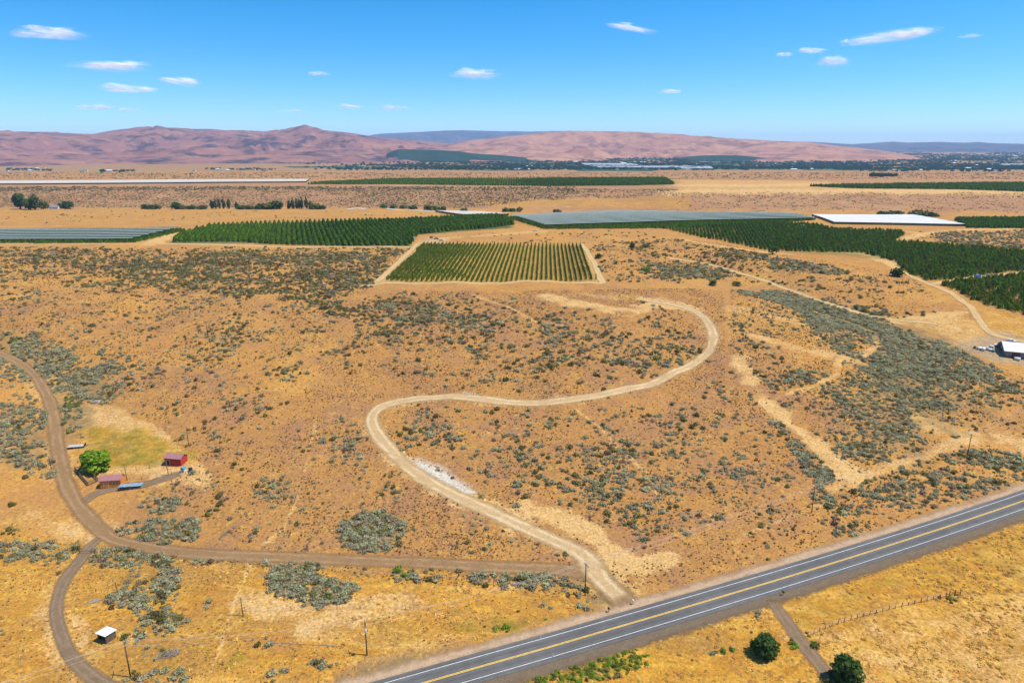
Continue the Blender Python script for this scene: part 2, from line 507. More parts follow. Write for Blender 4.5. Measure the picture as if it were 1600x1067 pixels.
def fields_valley():
    """green fields, brown fields on the valley floor"""
    rng = random.Random(5)
    out = []
    for _ in range(330):
        u = rng.uniform(480, 1750)
        v = 238.6 + rng.random() ** 0.85 * 26
        if u < 720 and v > 253 and rng.random() < .75: continue
        if u < 560 and rng.random() < .6: continue
        du = rng.uniform(14, 80); dv = rng.uniform(0.7, 2.4) * (.5 + (v - 238) / 26)
        g = rng.random()
        out.append(([(u - du, v), (u + du * .8, v - dv * .2), (u + du, v + dv), (u - du * .9, v + dv)], 14, 0, 0, .25 if g > .80 else 0, 0, 0, 0, 0, -.6 if g > .80 else rng.uniform(.45, 1)))
    return out
AREAS += fields_valley()

# ------------------------------------------------------------------ ground sheet
def build_ground():
    rows = []
    for v in np.arange(1190, 262, -1.28):
        rows.append(100.0 * (1 / math.tan(math.atan((v - CY) / FPX) + PITCH)))
    rows = [0.0, 30.0, 60.0] + [r for r in rows if r > 75]
    r = rows[-1]
    while r < 30000:
        r *= 1.02; rows.append(r)
    rows = np.array(rows)
    ang = np.concatenate([np.arange(-180, -46, 3.0), np.arange(-46, 46, 0.115), np.arange(46, 180.1, 3.0)])
    A, Rr = np.meshgrid(np.radians(ang), rows)
    X = Rr * np.sin(A); Y = Rr * np.cos(A)
    x, y = X.ravel(), Y.ravel()
    z = ground_z(x, y)
    nr, na = len(rows), len(ang)
    i = np.arange(nr - 1)[:, None] * na + np.arange(na - 1)[None, :]
    F = np.stack([i, i + na, i + na + 1, i + 1], -1).reshape(-1, 4)[:, ::-1]
    V = np.stack([x, y, z], 1)
    att = np.zeros((len(x), 8))
    w1 = fbm(x / 9.0, y / 9.0, 71, 4) - 0.5
    w2 = fbm(x / 40.0, y / 40.0, 77, 4) - 0.5
    rad = np.hypot(x, y)
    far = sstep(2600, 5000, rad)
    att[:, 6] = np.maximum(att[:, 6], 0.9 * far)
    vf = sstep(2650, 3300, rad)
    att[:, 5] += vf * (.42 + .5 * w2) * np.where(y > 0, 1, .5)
    att[:, 0] = 0.25 + 0.9 * w2
    for a in AREAS:
        pts = W2(a[0]); soft = a[1]
        px = [p[0] for p in pts]; py = [p[1] for p in pts]
        mg = soft * 3
        m = (x > min(px) - mg) & (x < max(px) + mg) & (y > min(py) - mg) & (y < max(py) + mg)
        if not m.any(): continue
        sd = poly_sd(x[m], y[m], pts) + w1[m] * soft * 2.4 + w2[m] * soft * 1.5
        k = sstep(-soft, soft, sd)
        for c in range(8):
            if a[2 + c]:
                att[m, c] += a[2 + c] * k
    for line, hw, st in SAND:
        pts = W2(line)
        px = [p[0] for p in pts]; py = [p[1] for p in pts]
        mg = hw * 4 + 5
        m = (x > min(px) - mg) & (x < max(px) + mg) & (y > min(py) - mg) & (y < max(py) + mg)
        if not m.any(): continue
        d, _, _ = polyline_dist(x[m], y[m], pts)
        k = 1 - sstep(hw * .35, hw * 1.5, d + w1[m] * hw * 2.2 + w2[m] * hw * 1.2)
        att[m, 2] += st * k
    att = np.clip(att, 0, 1)
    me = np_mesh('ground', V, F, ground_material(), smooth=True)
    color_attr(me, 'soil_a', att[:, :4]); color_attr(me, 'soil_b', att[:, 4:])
    o = link(bpy.data.objects.new('ground', me))
    tag(o, 'dry golden and rust-brown open rangeland reaching to the hills', 'ground', kind='structure')
    return o

def ground_material():
    m = bpy.data.materials.new('dry_rangeland')
    n, l = nt(m)
    b = n['Principled BSDF']; b.inputs['Roughness'].default_value = 0.95; b.inputs['Specular IOR Level'].default_value = 0.08
    g = n.new('ShaderNodeNewGeometry')
    def noise(scale, detail=4, rough=0.6, vec=None, dist=0.0):
        t = n.new('ShaderNodeTexNoise')
        t.inputs['Scale'].default_value = scale; t.inputs['Detail'].default_value = detail
        t.inputs['Roughness'].default_value = rough; t.inputs['Distortion'].default_value = dist
        l.new(vec or g.outputs['Position'], t.inputs['Vector'])
        return t.outputs['Fac']
    def rng(x, a, b_, c=0.0, d=1.0):
        r = n.new('ShaderNodeMapRange')
        r.inputs['From Min'].default_value = a; r.inputs['From Max'].default_value = b_
        r.inputs['To Min'].default_value = c; r.inputs['To Max'].default_value = d
        l.new(x, r.inputs['Value']); return r.outputs[0]
    def mul(a, b_):
        k = n.new('ShaderNodeMath'); k.operation = 'MULTIPLY'; k.use_clamp = True
        l.new(a, k.inputs[0])
        if hasattr(b_, 'links'): l.new(b_, k.inputs[1])
        else: k.inputs[1].default_value = b_
        return k.outputs[0]
    def mix(f, a, b_):
        k = n.new('ShaderNodeMix'); k.data_type = 'RGBA'
        if hasattr(f, 'links'): l.new(f, k.inputs[0])
        else: k.inputs[0].default_value = f
        for s, q in ((k.inputs[6], a), (k.inputs[7], b_)):
            if hasattr(q, 'links'): l.new(q, s)
            else: s.default_value = (*q, 1)
        return k.outputs[2]
    def attr(name):
        a = n.new('ShaderNodeAttribute'); a.attribute_name = name
        s = n.new('ShaderNodeSeparateColor'); l.new(a.outputs['Color'], s.inputs[0])
        return s.outputs[0], s.outputs[1], s.outputs[2], a.outputs['Alpha']
    red, gold, pale, chalk = attr('soil_a')
    green, litter, farp, crop = attr('soil_b')
    st = n.new('ShaderNodeVectorMath'); st.operation = 'MULTIPLY'; st.inputs[1].default_value = (0.35, 1.0, 1.0)
    l.new(g.outputs['Position'], st.inputs[0])
    big = noise(0.022, 5, 0.55); mid = noise(0.16, 5, 0.65); fine = noise(1.1, 5, 0.7); grit = noise(3.6, 3, 0.7)
    streak = noise(0.22, 5, 0.7, st.outputs[0], 0.8)
    def brk(mask, amp=.9):
        a1 = mul(mask, 3.0)
        nn = n.new('ShaderNodeMath'); nn.operation = 'ADD'; l.new(mid, nn.inputs[0]); l.new(fine, nn.inputs[1])
        n2 = n.new('ShaderNodeMath'); n2.operation = 'SUBTRACT'; l.new(nn.outputs[0], n2.inputs[0]); n2.inputs[1].default_value = 1.0
        n3 = n.new('ShaderNodeMath'); n3.operation = 'MULTIPLY'; l.new(n2.outputs[0], n3.inputs[0]); l.new(a1, n3.inputs[1])
        n4 = n.new('ShaderNodeMath'); n4.operation = 'MULTIPLY_ADD'; l.new(n3.outputs[0], n4.inputs[0]); n4.inputs[1].default_value = amp * 1.6; l.new(mask, n4.inputs[2])
        return rng(n4.outputs[0], .12, .72)
    red, gold, pale, green, litter = brk(red), brk(gold, .6), brk(pale), brk(green), brk(litter)
    c = mix(rng(big, .38, .62), (0.565, 0.300, 0.098), (0.545, 0.262, 0.088))
    c = mix(mul(rng(noise(0.03, 6, .68, None, .6), .48, .60), .55), c, (0.44, 0.225, 0.115))
    c = mix(mul(rng(noise(0.075, 6, .7, None, .8), .53, .64), .65), c, (0.62, 0.37, 0.145))
    c = mix(mul(rng(mid, .50, .66), .55), c, (0.63, 0.365, 0.10))
    c = mix(mul(red, rng(mid, .30, .60, .35, 1.0)), c, (0.45, 0.225, 0.095))
    c = mix(mul(mul(red, rng(noise(0.045, 5, .65), .47, .60)), .75), c, (0.375, 0.195, 0.13))
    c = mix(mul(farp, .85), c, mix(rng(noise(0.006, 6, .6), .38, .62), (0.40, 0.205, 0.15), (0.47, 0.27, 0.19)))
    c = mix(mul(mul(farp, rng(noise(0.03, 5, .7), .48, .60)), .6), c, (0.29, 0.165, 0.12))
    goldc = mix(rng(streak, .36, .66), (0.50, 0.225, 0.034), (0.68, 0.39, 0.075))
    goldc = mix(mul(rng(noise(0.05, 4, 0.6), .52, .68), .8), goldc, (0.43, 0.19, 0.045))
    goldc = mix(mul(rng(noise(0.028, 5, 0.68, st.outputs[0], 1.2), .50, .62), .75), goldc, (0.36, 0.20, 0.06))
    goldc = mix(mul(rng(noise(0.09, 5, 0.7, st.outputs[0], 1.5), .54, .66), .8), goldc, (0.72, 0.46, 0.15))
    c = mix(mul(gold, .95), c, goldc)
    c = mix(mul(pale, rng(fine, .2, .5, .55, 1.0)), c, mix(rng(streak, .3, .7), (0.62, 0.37, 0.17), (0.70, 0.47, 0.27)))
    c = mix(mul(litter, rng(mid, .3, .55, .4, 1)), c, (0.29, 0.20, 0.115))
    c = mix(mul(green, rng(mid, .28, .62, .25, 1)), c, mix(rng(streak, .35, .65), (0.20, 0.17, 0.022), (0.34, 0.26, 0.05)))
    open_ = n.new('ShaderNodeMath'); open_.operation = 'SUBTRACT'; open_.use_clamp = True; open_.inputs[0].default_value = 1.0; l.new(pale, open_.inputs[1])
    spk = mul(rng(noise(0.75, 4, .62), .53, .62), rng(noise(0.055, 3), .36, .60, .12, .85))
    c = mix(mul(mul(spk, open_.outputs[0]), .8), c, (0.235, 0.135, 0.062))
    spk2 = mul(rng(noise(0.33, 4, .65, None, .5), .54, .64), rng(noise(0.035, 3), .42, .58, .1, .9))
    c = mix(mul(spk2, .7), c, (0.66, 0.40, 0.105))
    c = mix(mul(rng(noise(0.10, 5, .7, None, 1.0), .55, .66), .5), c, (0.36, 0.20, 0.105))
    c = mix(crop, c, mix(rng(noise(0.004, 3), .4, .6), (0.02, 0.075, 0.06), (0.045, 0.115, 0.085)))
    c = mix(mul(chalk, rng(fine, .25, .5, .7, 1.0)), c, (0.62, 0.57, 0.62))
    # grass clumps and grit: small value differences that belong to the soil itself
    var = mul(rng(fine, .28, .72, .62, 1.0), 1.0)
    v1 = n.new('ShaderNodeVectorMath'); v1.operation = 'SCALE'; l.new(c, v1.inputs[0]); l.new(rng(fine, .28, .74, .60 * K, 1.36 * K), v1.inputs['Scale'])
    v2 = n.new('ShaderNodeVectorMath'); v2.operation = 'SCALE'; l.new(v1.outputs[0], v2.inputs[0]); l.new(rng(grit, .28, .72, .82, 1.18), v2.inputs['Scale'])
    tint = n.new('ShaderNodeVectorMath'); tint.operation = 'MULTIPLY'; tint.inputs[1].default_value = (0.955, 0.915, 0.655); l.new(v2.outputs[0], tint.inputs[0])
    l.new(tint.outputs[0], b.inputs['Base Color'])
    bp = n.new('ShaderNodeBump'); bp.inputs['Strength'].default_value = 0.55; bp.inputs['Distance'].default_value = 0.45
    l.new(fine, bp.inputs['Height'])
    bp2 = n.new('ShaderNodeBump'); bp2.inputs['Strength'].default_value = 0.5; bp2.inputs['Distance'].default_value = 3.0
    l.new(mid, bp2.inputs['Height']); l.new(bp.outputs[0], bp2.inputs['Normal'])
    l.new(bp2.outputs[0], b.inputs['Normal'])
    return m
ground = build_ground()

# ------------------------------------------------------------------ roads
ROADS = []     # world polylines with half widths, kept clear of plants
def ribbon(name, line, hw0, hw1, off, material, world=False, step=1.6, ncross=6, keep=True, parent=None, z_off=None):
    pts = np.array(line, float)[:, :2] if world else np.array(W2(line))
    c = resample(pts, step)
    t = np.gradient(c, axis=0); t /= np.linalg.norm(t, axis=1)[:, None]
    nrm = np.stack([-t[:, 1], t[:, 0]], 1)
    q = np.linspace(0, 1, ncross)
    off_ = hw0 + (hw1 - hw0) * q
    wv = np.ones(len(c))
    if hw0 == -hw1 and not world:
        sa = np.arange(len(c)) * step
        wv = .80 + .55 * fbm(sa / 22.0, sa * 0 + hw1, 7, 3)
        c = c + nrm * ((fbm(sa / 30.0, sa * 0 + 3.3 * hw1, 9, 2) - .5) * 1.1)[:, None]
    P = c[:, None, :] + nrm[:, None, :] * (off_[None, :, None] * wv[:, None, None])
    x, y = P[..., 0].ravel(), P[..., 1].ravel()
    z = ground_z(x, y) + off
    s = np.r_[0, np.cumsum(np.linalg.norm(np.diff(c, axis=0), axis=1))]
    nn = len(c)
    i = np.arange(nn - 1)[:, None] * ncross + np.arange(ncross - 1)[None, :]
    F = np.stack([i, i + ncross, i + ncross + 1, i + 1], -1).reshape(-1, 4)[:, ::-1]
    me = np_mesh(name, np.stack([x, y, z], 1), F, material, smooth=True)
    rd = np.zeros((nn * ncross, 4)); rd[:, 0] = np.tile(q * 2 - 1, nn) * .5 + .5; rd[:, 1] = np.repeat(s, ncross); rd[:, 3] = 1
    rd[:, 2] = np.minimum(np.repeat(s, ncross), s[-1] - np.repeat(s, ncross))
    color_attr(me, 'road', rd)
    o = link(bpy.data.objects.new(name, me), parent)
    if keep:
        ROADS.append((c[::3], max(abs(hw0), abs(hw1)) * (.66 if hw0 == -hw1 else .84)))
    return o

def dirt_material(name, base, track, verge, ragged=0.22, tracks=True, fade_ends=4.0):
    m = bpy.data.materials.new(name)
    n, l = nt(m)
    b = n['Principled BSDF']; b.inputs['Roughness'].default_value = 0.95; b.inputs['Specular IOR Level'].default_value = 0.08
    a = n.new('ShaderNodeAttribute'); a.attribute_name = 'road'
    s = n.new('ShaderNodeSeparateColor'); l.new(a.outputs['Color'], s.inputs[0])
    g = n.new('ShaderNodeNewGeometry')
    def M(op, x, y=None, clamp=False):
        k = n.new('ShaderNodeMath'); k.operation = op; k.use_clamp = clamp
        for i, q in enumerate((x, y)):
            if q is None: continue
            if hasattr(q, 'links'): l.new(q, k.inputs[i])
            else: k.inputs[i].default_value = q
        return k.outputs[0]
    def N(sc_, d=4):
        t = n.new('ShaderNodeTexNoise'); t.inputs['Scale'].default_value = sc_; t.inputs['Detail'].default_value = d; t.inputs['Roughness'].default_value = .65
        l.new(g.outputs['Position'], t.inputs['Vector']); return t.outputs['Fac']
    def rng(x, a_, b_, c=0.0, d=1.0):
        r = n.new('ShaderNodeMapRange'); r.interpolation_type = 'SMOOTHSTEP'
        r.inputs['From Min'].default_value = a_; r.inputs['From Max'].default_value = b_
        r.inputs['To Min'].default_value = c; r.inputs['To Max'].default_value = d
        l.new(x, r.inputs['Value']); return r.outputs[0]
    def mix(f, x, y):
        k = n.new('ShaderNodeMix'); k.data_type = 'RGBA'; l.new(f, k.inputs[0])
        for i, q in ((6, x), (7, y)):
            if hasattr(q, 'links'): l.new(q, k.inputs[i])
            else: k.inputs[i].default_value = (*q, 1)
        return k.outputs[2]
    ac = M('ABSOLUTE', M('MULTIPLY', M('SUBTRACT', s.outputs[0], 0.5), 2.0))       # 0 centre .. 1 edge
    wob = M('ADD', M('MULTIPLY', M('SUBTRACT', N(0.35), 0.5), 0.4), M('MULTIPLY', M('SUBTRACT', N(0.06, 2), 0.5), 0.6))
    aw = M('ADD', ac, wob)
    col = mix(rng(N(0.5), .35, .65), base, tuple(q * .86 for q in base))
    if tracks:
        tr = rng(M('ABSOLUTE', M('SUBTRACT', aw, 0.40)), 0.20, 0.06)
        col = mix(M('MULTIPLY', M('MULTIPLY', tr, rng(N(.12, 3), .35, .6)), .75), col, track)
    col = mix(rng(aw, .6, 1.0), col, verge)
    sc_ = n.new('ShaderNodeVectorMath'); sc_.operation = 'SCALE'
    l.new(col, sc_.inputs[0]); l.new(rng(N(2.2), .25, .75, .78 * K, 1.2 * K), sc_.inputs['Scale'])
    l.new(sc_.outputs[0], b.inputs['Base Color'])
    bp = n.new('ShaderNodeBump'); bp.inputs['Strength'].default_value = .4; bp.inputs['Distance'].default_value = .15
    l.new(N(1.5), bp.inputs['Height']); l.new(bp.outputs[0], b.inputs['Normal'])
    rag = M('ADD', M('ADD', ac, M('MULTIPLY', M('SUBTRACT', N(0.55), 0.5), ragged * 3)), M('MULTIPLY', M('SUBTRACT', N(0.09, 2), 0.45), ragged * 2.2))
    al = rng(rag, 1.06, .92 - ragged * 2.2)
    if fade_ends:
        al = M('MULTIPLY', al, rng(M('ADD', s.outputs[2], M('MULTIPLY', N(.5), 2.0)), 0.8, fade_ends))
    l.new(al, b.inputs['Alpha'])
    return m

def asphalt_material():
    m = bpy.data.materials.new('asphalt'); n, l = nt(m); b = n['Principled BSDF']
    b.inputs['Roughness'].default_value = .92; b.inputs['Specular IOR Level'].default_value = .12
    at_ = n.new('ShaderNodeAttribute'); at_.attribute_name = 'road'
    sp = n.new('ShaderNodeSeparateColor'); l.new(at_.outputs['Color'], sp.inputs[0])
    g = n.new('ShaderNodeNewGeometry')
    def N(sc_, d=5, vec=None):
        t = n.new('ShaderNodeTexNoise'); t.inputs['Scale'].default_value = sc_; t.inputs['Detail'].default_value = d; t.inputs['Roughness'].default_value = .65
        l.new(vec or g.outputs['Position'], t.inputs['Vector']); return t.outputs['Fac']
    cv = n.new('ShaderNodeCombineXYZ'); l.new(sp.outputs[1], cv.inputs[0]); 
    mm = n.new('ShaderNodeMath'); mm.operation = 'MULTIPLY'; mm.inputs[1].default_value = 60.0; l.new(sp.outputs[0], mm.inputs[0]); l.new(mm.outputs[0], cv.inputs[1])
    str_ = n.new('ShaderNodeVectorMath'); str_.operation = 'MULTIPLY'; str_.inputs[1].default_value = (.05, .5, 1); l.new(cv.outputs[0], str_.inputs[0])
    w = n.new('ShaderNodeMath'); w.operation = 'SINE'
    w2 = n.new('ShaderNodeMath'); w2.operation = 'MULTIPLY'; w2.inputs[1].default_value = 2 * math.pi * 5.4; l.new(sp.outputs[0], w2.inputs[0]); l.new(w2.outputs[0], w.inputs[0])
    def rg(x, a, b_, c, d):
        r = n.new('ShaderNodeMapRange'); r.inputs['From Min'].default_value = a; r.inputs['From Max'].default_value = b_; r.inputs['To Min'].default_value = c; r.inputs['To Max'].default_value = d; l.new(x, r.inputs['Value']); return r.outputs[0]
    k = None
    for q in (rg(w.outputs[0], -1, 1, .90, 1.10), rg(N(.35), .3, .7, .88, 1.12), rg(N(1.0, 5, str_.outputs[0]), .3, .7, .84, 1.16), rg(N(.045, 3), .35, .65, .9, 1.1)):
        if k is None: k = q
        else:
            x = n.new('ShaderNodeMath'); x.operation = 'MULTIPLY'; l.new(k, x.inputs[0]); l.new(q, x.inputs[1]); k = x.outputs[0]
    v = n.new('ShaderNodeVectorMath'); v.operation = 'SCALE'; v.inputs[0].default_value = (.094, .089, .082); l.new(k, v.inputs['Scale'])
    l.new(v.outputs[0], b.inputs['Base Color'])
    return m
m_asphalt = asphalt_material()
def road_paint(name, col):
    m = bpy.data.materials.new(name); n, l = nt(m); b = n['Principled BSDF']
    b.inputs['Roughness'].default_value = .6
    t = n.new('ShaderNodeTexNoise'); t.inputs['Scale'].default_value = 2.5; t.inputs['Detail'].default_value = 5
    g = n.new('ShaderNodeNewGeometry'); l.new(g.outputs['Position'], t.inputs['Vector'])
    r = n.new('ShaderNodeValToRGB'); r.color_ramp.elements[0].position = .30; r.color_ramp.elements[0].color = (*[q * .55 for q in col], 1)
    r.color_ramp.elements[1].position = .5; r.color_ramp.elements[1].color = (*col, 1)
    l.new(t.outputs['Fac'], r.inputs[0]); l.new(r.outputs[0], b.inputs['Base Color'])
    return m
m_white_line = road_paint('white_road_paint', (0.60, 0.60, 0.57))
m_yellow_line = road_paint('yellow_road_paint', (0.78, 0.47, 0.07))
m_dark_gravel = dirt_material('dark_gravel', (0.19, 0.135, 0.085), (0.17, 0.13, 0.10), (0.25, 0.16, 0.08), .24, False, 0)
m_pale_gravel = dirt_material('pale_gravel', (0.50, 0.335, 0.20), (0.5, 0.36, 0.25), (0.50, 0.31, 0.15), .38, False, 0)
m_sand_road = dirt_material('graded_dirt', (0.54, 0.36, 0.175), (0.68, 0.50, 0.275), (0.50, 0.30, 0.11), .24)
m_drive = dirt_material('gravel_drive', (0.30, 0.175, 0.078), (0.37, 0.23, 0.112), (0.41, 0.22, 0.075), .2)
m_grey_drive = dirt_material('grey_drive', (0.235, 0.155, 0.088), (0.275, 0.19, 0.115), (0.38, 0.21, 0.075), .18)
m_field_track = dirt_material('field_track', (0.58, 0.38, 0.16), (0.65, 0.45, 0.22), (0.53, 0.31, 0.10), .25)

sh = ribbon('gravel_shoulder', HIGHWAY, -9.6, -1.0, .05, m_dark_gravel, True, 1.2, 9)
tag(sh, 'wide dark grey gravel shoulder on the near side of the highway', 'shoulder', kind='structure')
sh2 = ribbon('gravel_bank', HIGHWAY, 2.6, 9.4, .05, m_pale_gravel, True, 1.2, 9)
tag(sh2, 'pale pinkish gravel bank along the far side of the highway', 'shoulder', kind='structure')
hw = ribbon('highway', HIGHWAY, -4.9, 4.9, .12, m_asphalt, True, 3.0, 9)
tag(hw, 'straight grey two-lane asphalt highway crossing the lower right', 'road', kind='structure')
for a in (3.42, -3.42):
    ribbon('edge_line', HIGHWAY, a - .08, a + .08, .135, m_white_line, True, 3.0, 2, False, hw)
for a in (0.17, -0.17):
    ribbon('centre_line', HIGHWAY, a - .085, a + .085, .135, m_yellow_line, True, 3.0, 2, False, hw)

tag(ribbon('road_apron', [(915, 885), (935, 902), (958, 925), (985, 948)], -5.2, 5.2, .035, m_drive, ncross=9, step=1.0), 'brown gravel apron where driveway and dirt road meet the highway', 'road', kind='structure')
tag(ribbon('dirt_road', S_ROAD, -4.2, 4.2, .06, m_sand_road, ncross=9), 'pale sandy dirt road winding in an S up the slope', 'road', kind='structure')
tag(ribbon('driveway', DRIVEWAY, -3.5, 3.5, .045, m_drive, ncross=9), 'brown gravel driveway running left from the highway and up the gully', 'road', kind='structure')
tag(ribbon('farm_lane', SPUR, -2.3, 2.3, .03, m_grey_drive, ncross=9), 'grey gravel lane curving down past the white roofed shelter', 'road', kind='structure')
tag(ribbon('yard_lane', YARD, -2.6, 2.6, .035, m_grey_drive, ncross=7), 'short grey gravel lane in front of the small sheds', 'road', kind='structure')
tag(ribbon('side_road', SIDE_ROAD, -2.2, 2.2, .07, m_grey_drive, ncross=7), 'narrow grey side road leaving the highway at the lower right', 'road', kind='structure')
for nm, ln, w_, lb in (('field_track', TRACK_EAST, 3.0, 'two-rut sandy track along the gully right of the parcel'),
                       ('field_track', TRACK_ORCHARD, 3.2, 'sandy farm track bending down to the white roofed barn'),
                       ('field_track', TRACK_BLOCK, 3.6, 'sandy track between the two right-hand orchard blocks'),
                       ('headland', HEAD_SOUTH, 4.2, 'pale sandy headland in front of the small square orchard'),
                       ('headland', HEAD_WEST, 3.6, 'pale sandy headland left of the small square orchard'),
                       ('headland', HEAD_EAST, 3.6, 'pale sandy headland right of the small square orchard'),
                       ('headland', HEAD_LEFT, 5.0, 'pale strip of ground in front of the left orchards')):
    tag(ribbon(nm, ln, -w_, w_, .10, m_field_track, ncross=7), lb, 'track', kind='structure')
m_canal = mat('canal_lining', (0.60, 0.58, 0.52), .5, .4, noise=.1, nscale=.2)
tag(ribbon('canal', CANAL, -4.0, 4.0, .25, m_canal, ncross=3), 'thin pale irrigation canal along the foot of the bluff', 'canal', kind='structure')

# ------------------------------------------------------------------ hills
def hill_material(name, a, b_, dark, darkamt, sc_=1.0):
    m = bpy.data.materials.new(name)
    n, l = nt(m)
    p = n['Principled BSDF']; p.inputs['Roughness'].default_value = 1; p.inputs['Specular IOR Level'].default_value = .05
    g = n.new('ShaderNodeNewGeometry')
    def N(s_, d=5):
        t = n.new('ShaderNodeTexNoise'); t.inputs['Scale'].default_value = s_ * sc_; t.inputs['Detail'].default_value = d; t.inputs['Roughness'].default_value = .65
        l.new(g.outputs['Position'], t.inputs['Vector']); return t.outputs['Fac']
    def ramp(x, lo, hi):
        r = n.new('ShaderNodeMapRange'); r.inputs['From Min'].default_value = lo; r.inputs['From Max'].default_value = hi; l.new(x, r.inputs['Value']); return r.outputs[0]
    def mix(f, x, y):
        k = n.new('ShaderNodeMix'); k.data_type = 'RGBA'; l.new(f, k.inputs[0])
        for i, q in ((6, x), (7, y)):
            if hasattr(q, 'links'): l.new(q, k.inputs[i])
            else: k.inputs[i].default_value = (*q, 1)
        return k.outputs[2]
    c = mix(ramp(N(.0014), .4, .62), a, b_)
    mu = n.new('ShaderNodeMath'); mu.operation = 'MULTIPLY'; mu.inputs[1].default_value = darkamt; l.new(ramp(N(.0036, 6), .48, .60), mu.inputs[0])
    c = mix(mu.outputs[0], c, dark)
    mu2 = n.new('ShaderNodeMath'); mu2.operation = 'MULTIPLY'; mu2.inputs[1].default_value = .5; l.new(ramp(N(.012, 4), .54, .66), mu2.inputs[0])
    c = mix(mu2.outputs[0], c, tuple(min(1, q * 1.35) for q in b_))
    vs = n.new('ShaderNodeVectorMath'); vs.operation = 'SCALE'; vs.inputs['Scale'].default_value = K; l.new(c, vs.inputs[0])
    l.new(vs.outputs[0], p.inputs['Base Color'])
    return m

def hill(name, ridge, dist, front, back, base_z, material, label, rough=1.0, seed=1, crest=0.62):
    """a ridge whose skyline passes through photograph positions at its own distance: foot in front, crest, back slope"""
    ridge = np.array(ridge, float)
    u = np.arange(ridge[0, 0], ridge[-1, 0] + 1, 3.0)
    v = np.interp(u, ridge[:, 0], ridge[:, 1])
    dx, dy, dz = ray(u, v)
    h = np.hypot(dx, dy); dx, dy, dz = dx / h, dy / h, dz / h
    top = CAM_H + dz * dist
    s = np.concatenate([np.linspace(-1, 0, 46), np.linspace(0, 1, 14)[1:]])
    U, S = np.meshgrid(np.arange(len(u)), s, indexing='ij')
    r = np.where(S < 0, dist + S * front, dist + S * back)
    X = dx[U] * r; Y = dy[U] * r
    k = np.where(S < 0, 1 + S, 1 - S)
    prof_ = np.where(S < 0, crest * k ** 1.15 + (1 - crest) * sstep(0.25, 1.0, k), sstep(0, 1, k))
    wl_ = 850.0
    warp = fbm(X / 1500, Y / 1500, seed + 3, 3) * 2.2
    rid = 1 - np.abs(2 * fbm(X / wl_ + warp, Y / (wl_ * 1.8), seed, 5) - 1) * 2.0
    mid_ = 4 * k * (1 - k)
    fade = sstep(0, 40, U) * sstep(0, 40, len(u) - 1 - U)
    amp = (top[U] - base_z)
    Z = base_z - 12 + (amp + 12) * prof_ * np.where(fade < 1, np.maximum(fade, .0), 1) 
    Z = Z + (rid - .45) * .52 * amp * mid_ * rough + (fbm(X / 260, Y / 260, seed + 9, 4) - .5) * 46 * rough * mid_
    ns = len(s)
    i = np.arange(len(u) - 1)[:, None] * ns + np.arange(ns - 1)[None, :]
    F = np.stack([i, i + 1, i + ns + 1, i + ns], -1).reshape(-1, 4)[:, ::-1]
    me = np_mesh(name, np.stack([X.ravel(), Y.ravel(), Z.ravel()], 1), F, material, smooth=True)
    o = link(bpy.data.objects.new(name, me))
    tag(o, label, 'hill', kind='structure')
    return o

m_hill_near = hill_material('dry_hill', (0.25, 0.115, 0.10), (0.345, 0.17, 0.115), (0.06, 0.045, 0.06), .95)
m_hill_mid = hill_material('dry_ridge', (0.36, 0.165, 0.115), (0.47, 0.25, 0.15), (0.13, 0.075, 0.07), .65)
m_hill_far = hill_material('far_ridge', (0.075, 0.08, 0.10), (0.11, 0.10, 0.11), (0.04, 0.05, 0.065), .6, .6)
m_orchard_hill = hill_material('orchard_slope', (0.018, 0.05, 0.035), (0.028, 0.062, 0.042), (0.012, 0.03, 0.026), .5, 2.0)
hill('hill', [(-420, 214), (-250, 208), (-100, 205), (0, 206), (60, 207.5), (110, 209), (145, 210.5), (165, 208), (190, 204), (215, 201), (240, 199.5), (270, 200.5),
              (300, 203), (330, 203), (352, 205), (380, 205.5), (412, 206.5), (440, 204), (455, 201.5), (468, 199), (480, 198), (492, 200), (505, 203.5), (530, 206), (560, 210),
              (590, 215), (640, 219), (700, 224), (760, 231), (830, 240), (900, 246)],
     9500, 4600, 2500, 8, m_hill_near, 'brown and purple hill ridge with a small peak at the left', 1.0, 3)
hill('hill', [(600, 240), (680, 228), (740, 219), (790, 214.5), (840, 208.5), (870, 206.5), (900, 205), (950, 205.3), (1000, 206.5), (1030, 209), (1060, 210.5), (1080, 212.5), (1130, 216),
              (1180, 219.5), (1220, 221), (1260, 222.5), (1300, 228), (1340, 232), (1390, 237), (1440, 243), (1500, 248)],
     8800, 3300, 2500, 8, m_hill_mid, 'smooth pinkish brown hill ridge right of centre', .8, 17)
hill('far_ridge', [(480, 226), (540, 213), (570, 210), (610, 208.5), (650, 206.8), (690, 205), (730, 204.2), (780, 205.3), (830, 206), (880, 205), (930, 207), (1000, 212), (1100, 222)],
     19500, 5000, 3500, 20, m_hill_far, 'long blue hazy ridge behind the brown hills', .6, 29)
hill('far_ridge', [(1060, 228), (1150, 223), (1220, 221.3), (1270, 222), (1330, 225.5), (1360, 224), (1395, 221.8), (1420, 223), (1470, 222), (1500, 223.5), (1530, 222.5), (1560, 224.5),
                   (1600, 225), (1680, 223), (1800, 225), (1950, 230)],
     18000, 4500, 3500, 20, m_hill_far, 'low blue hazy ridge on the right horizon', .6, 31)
hill('orchard_hill', [(500, 249), (575, 247), (600, 243), (612, 236), (622, 233.5), (660, 234), (710, 236), (740, 240), (790, 243.5), (850, 246), (905, 248.5)],
     5900, 750, 900, 6, m_orchard_hill, 'low dark blue-green orchard hill in the valley, left of centre', .12, 41, .8)
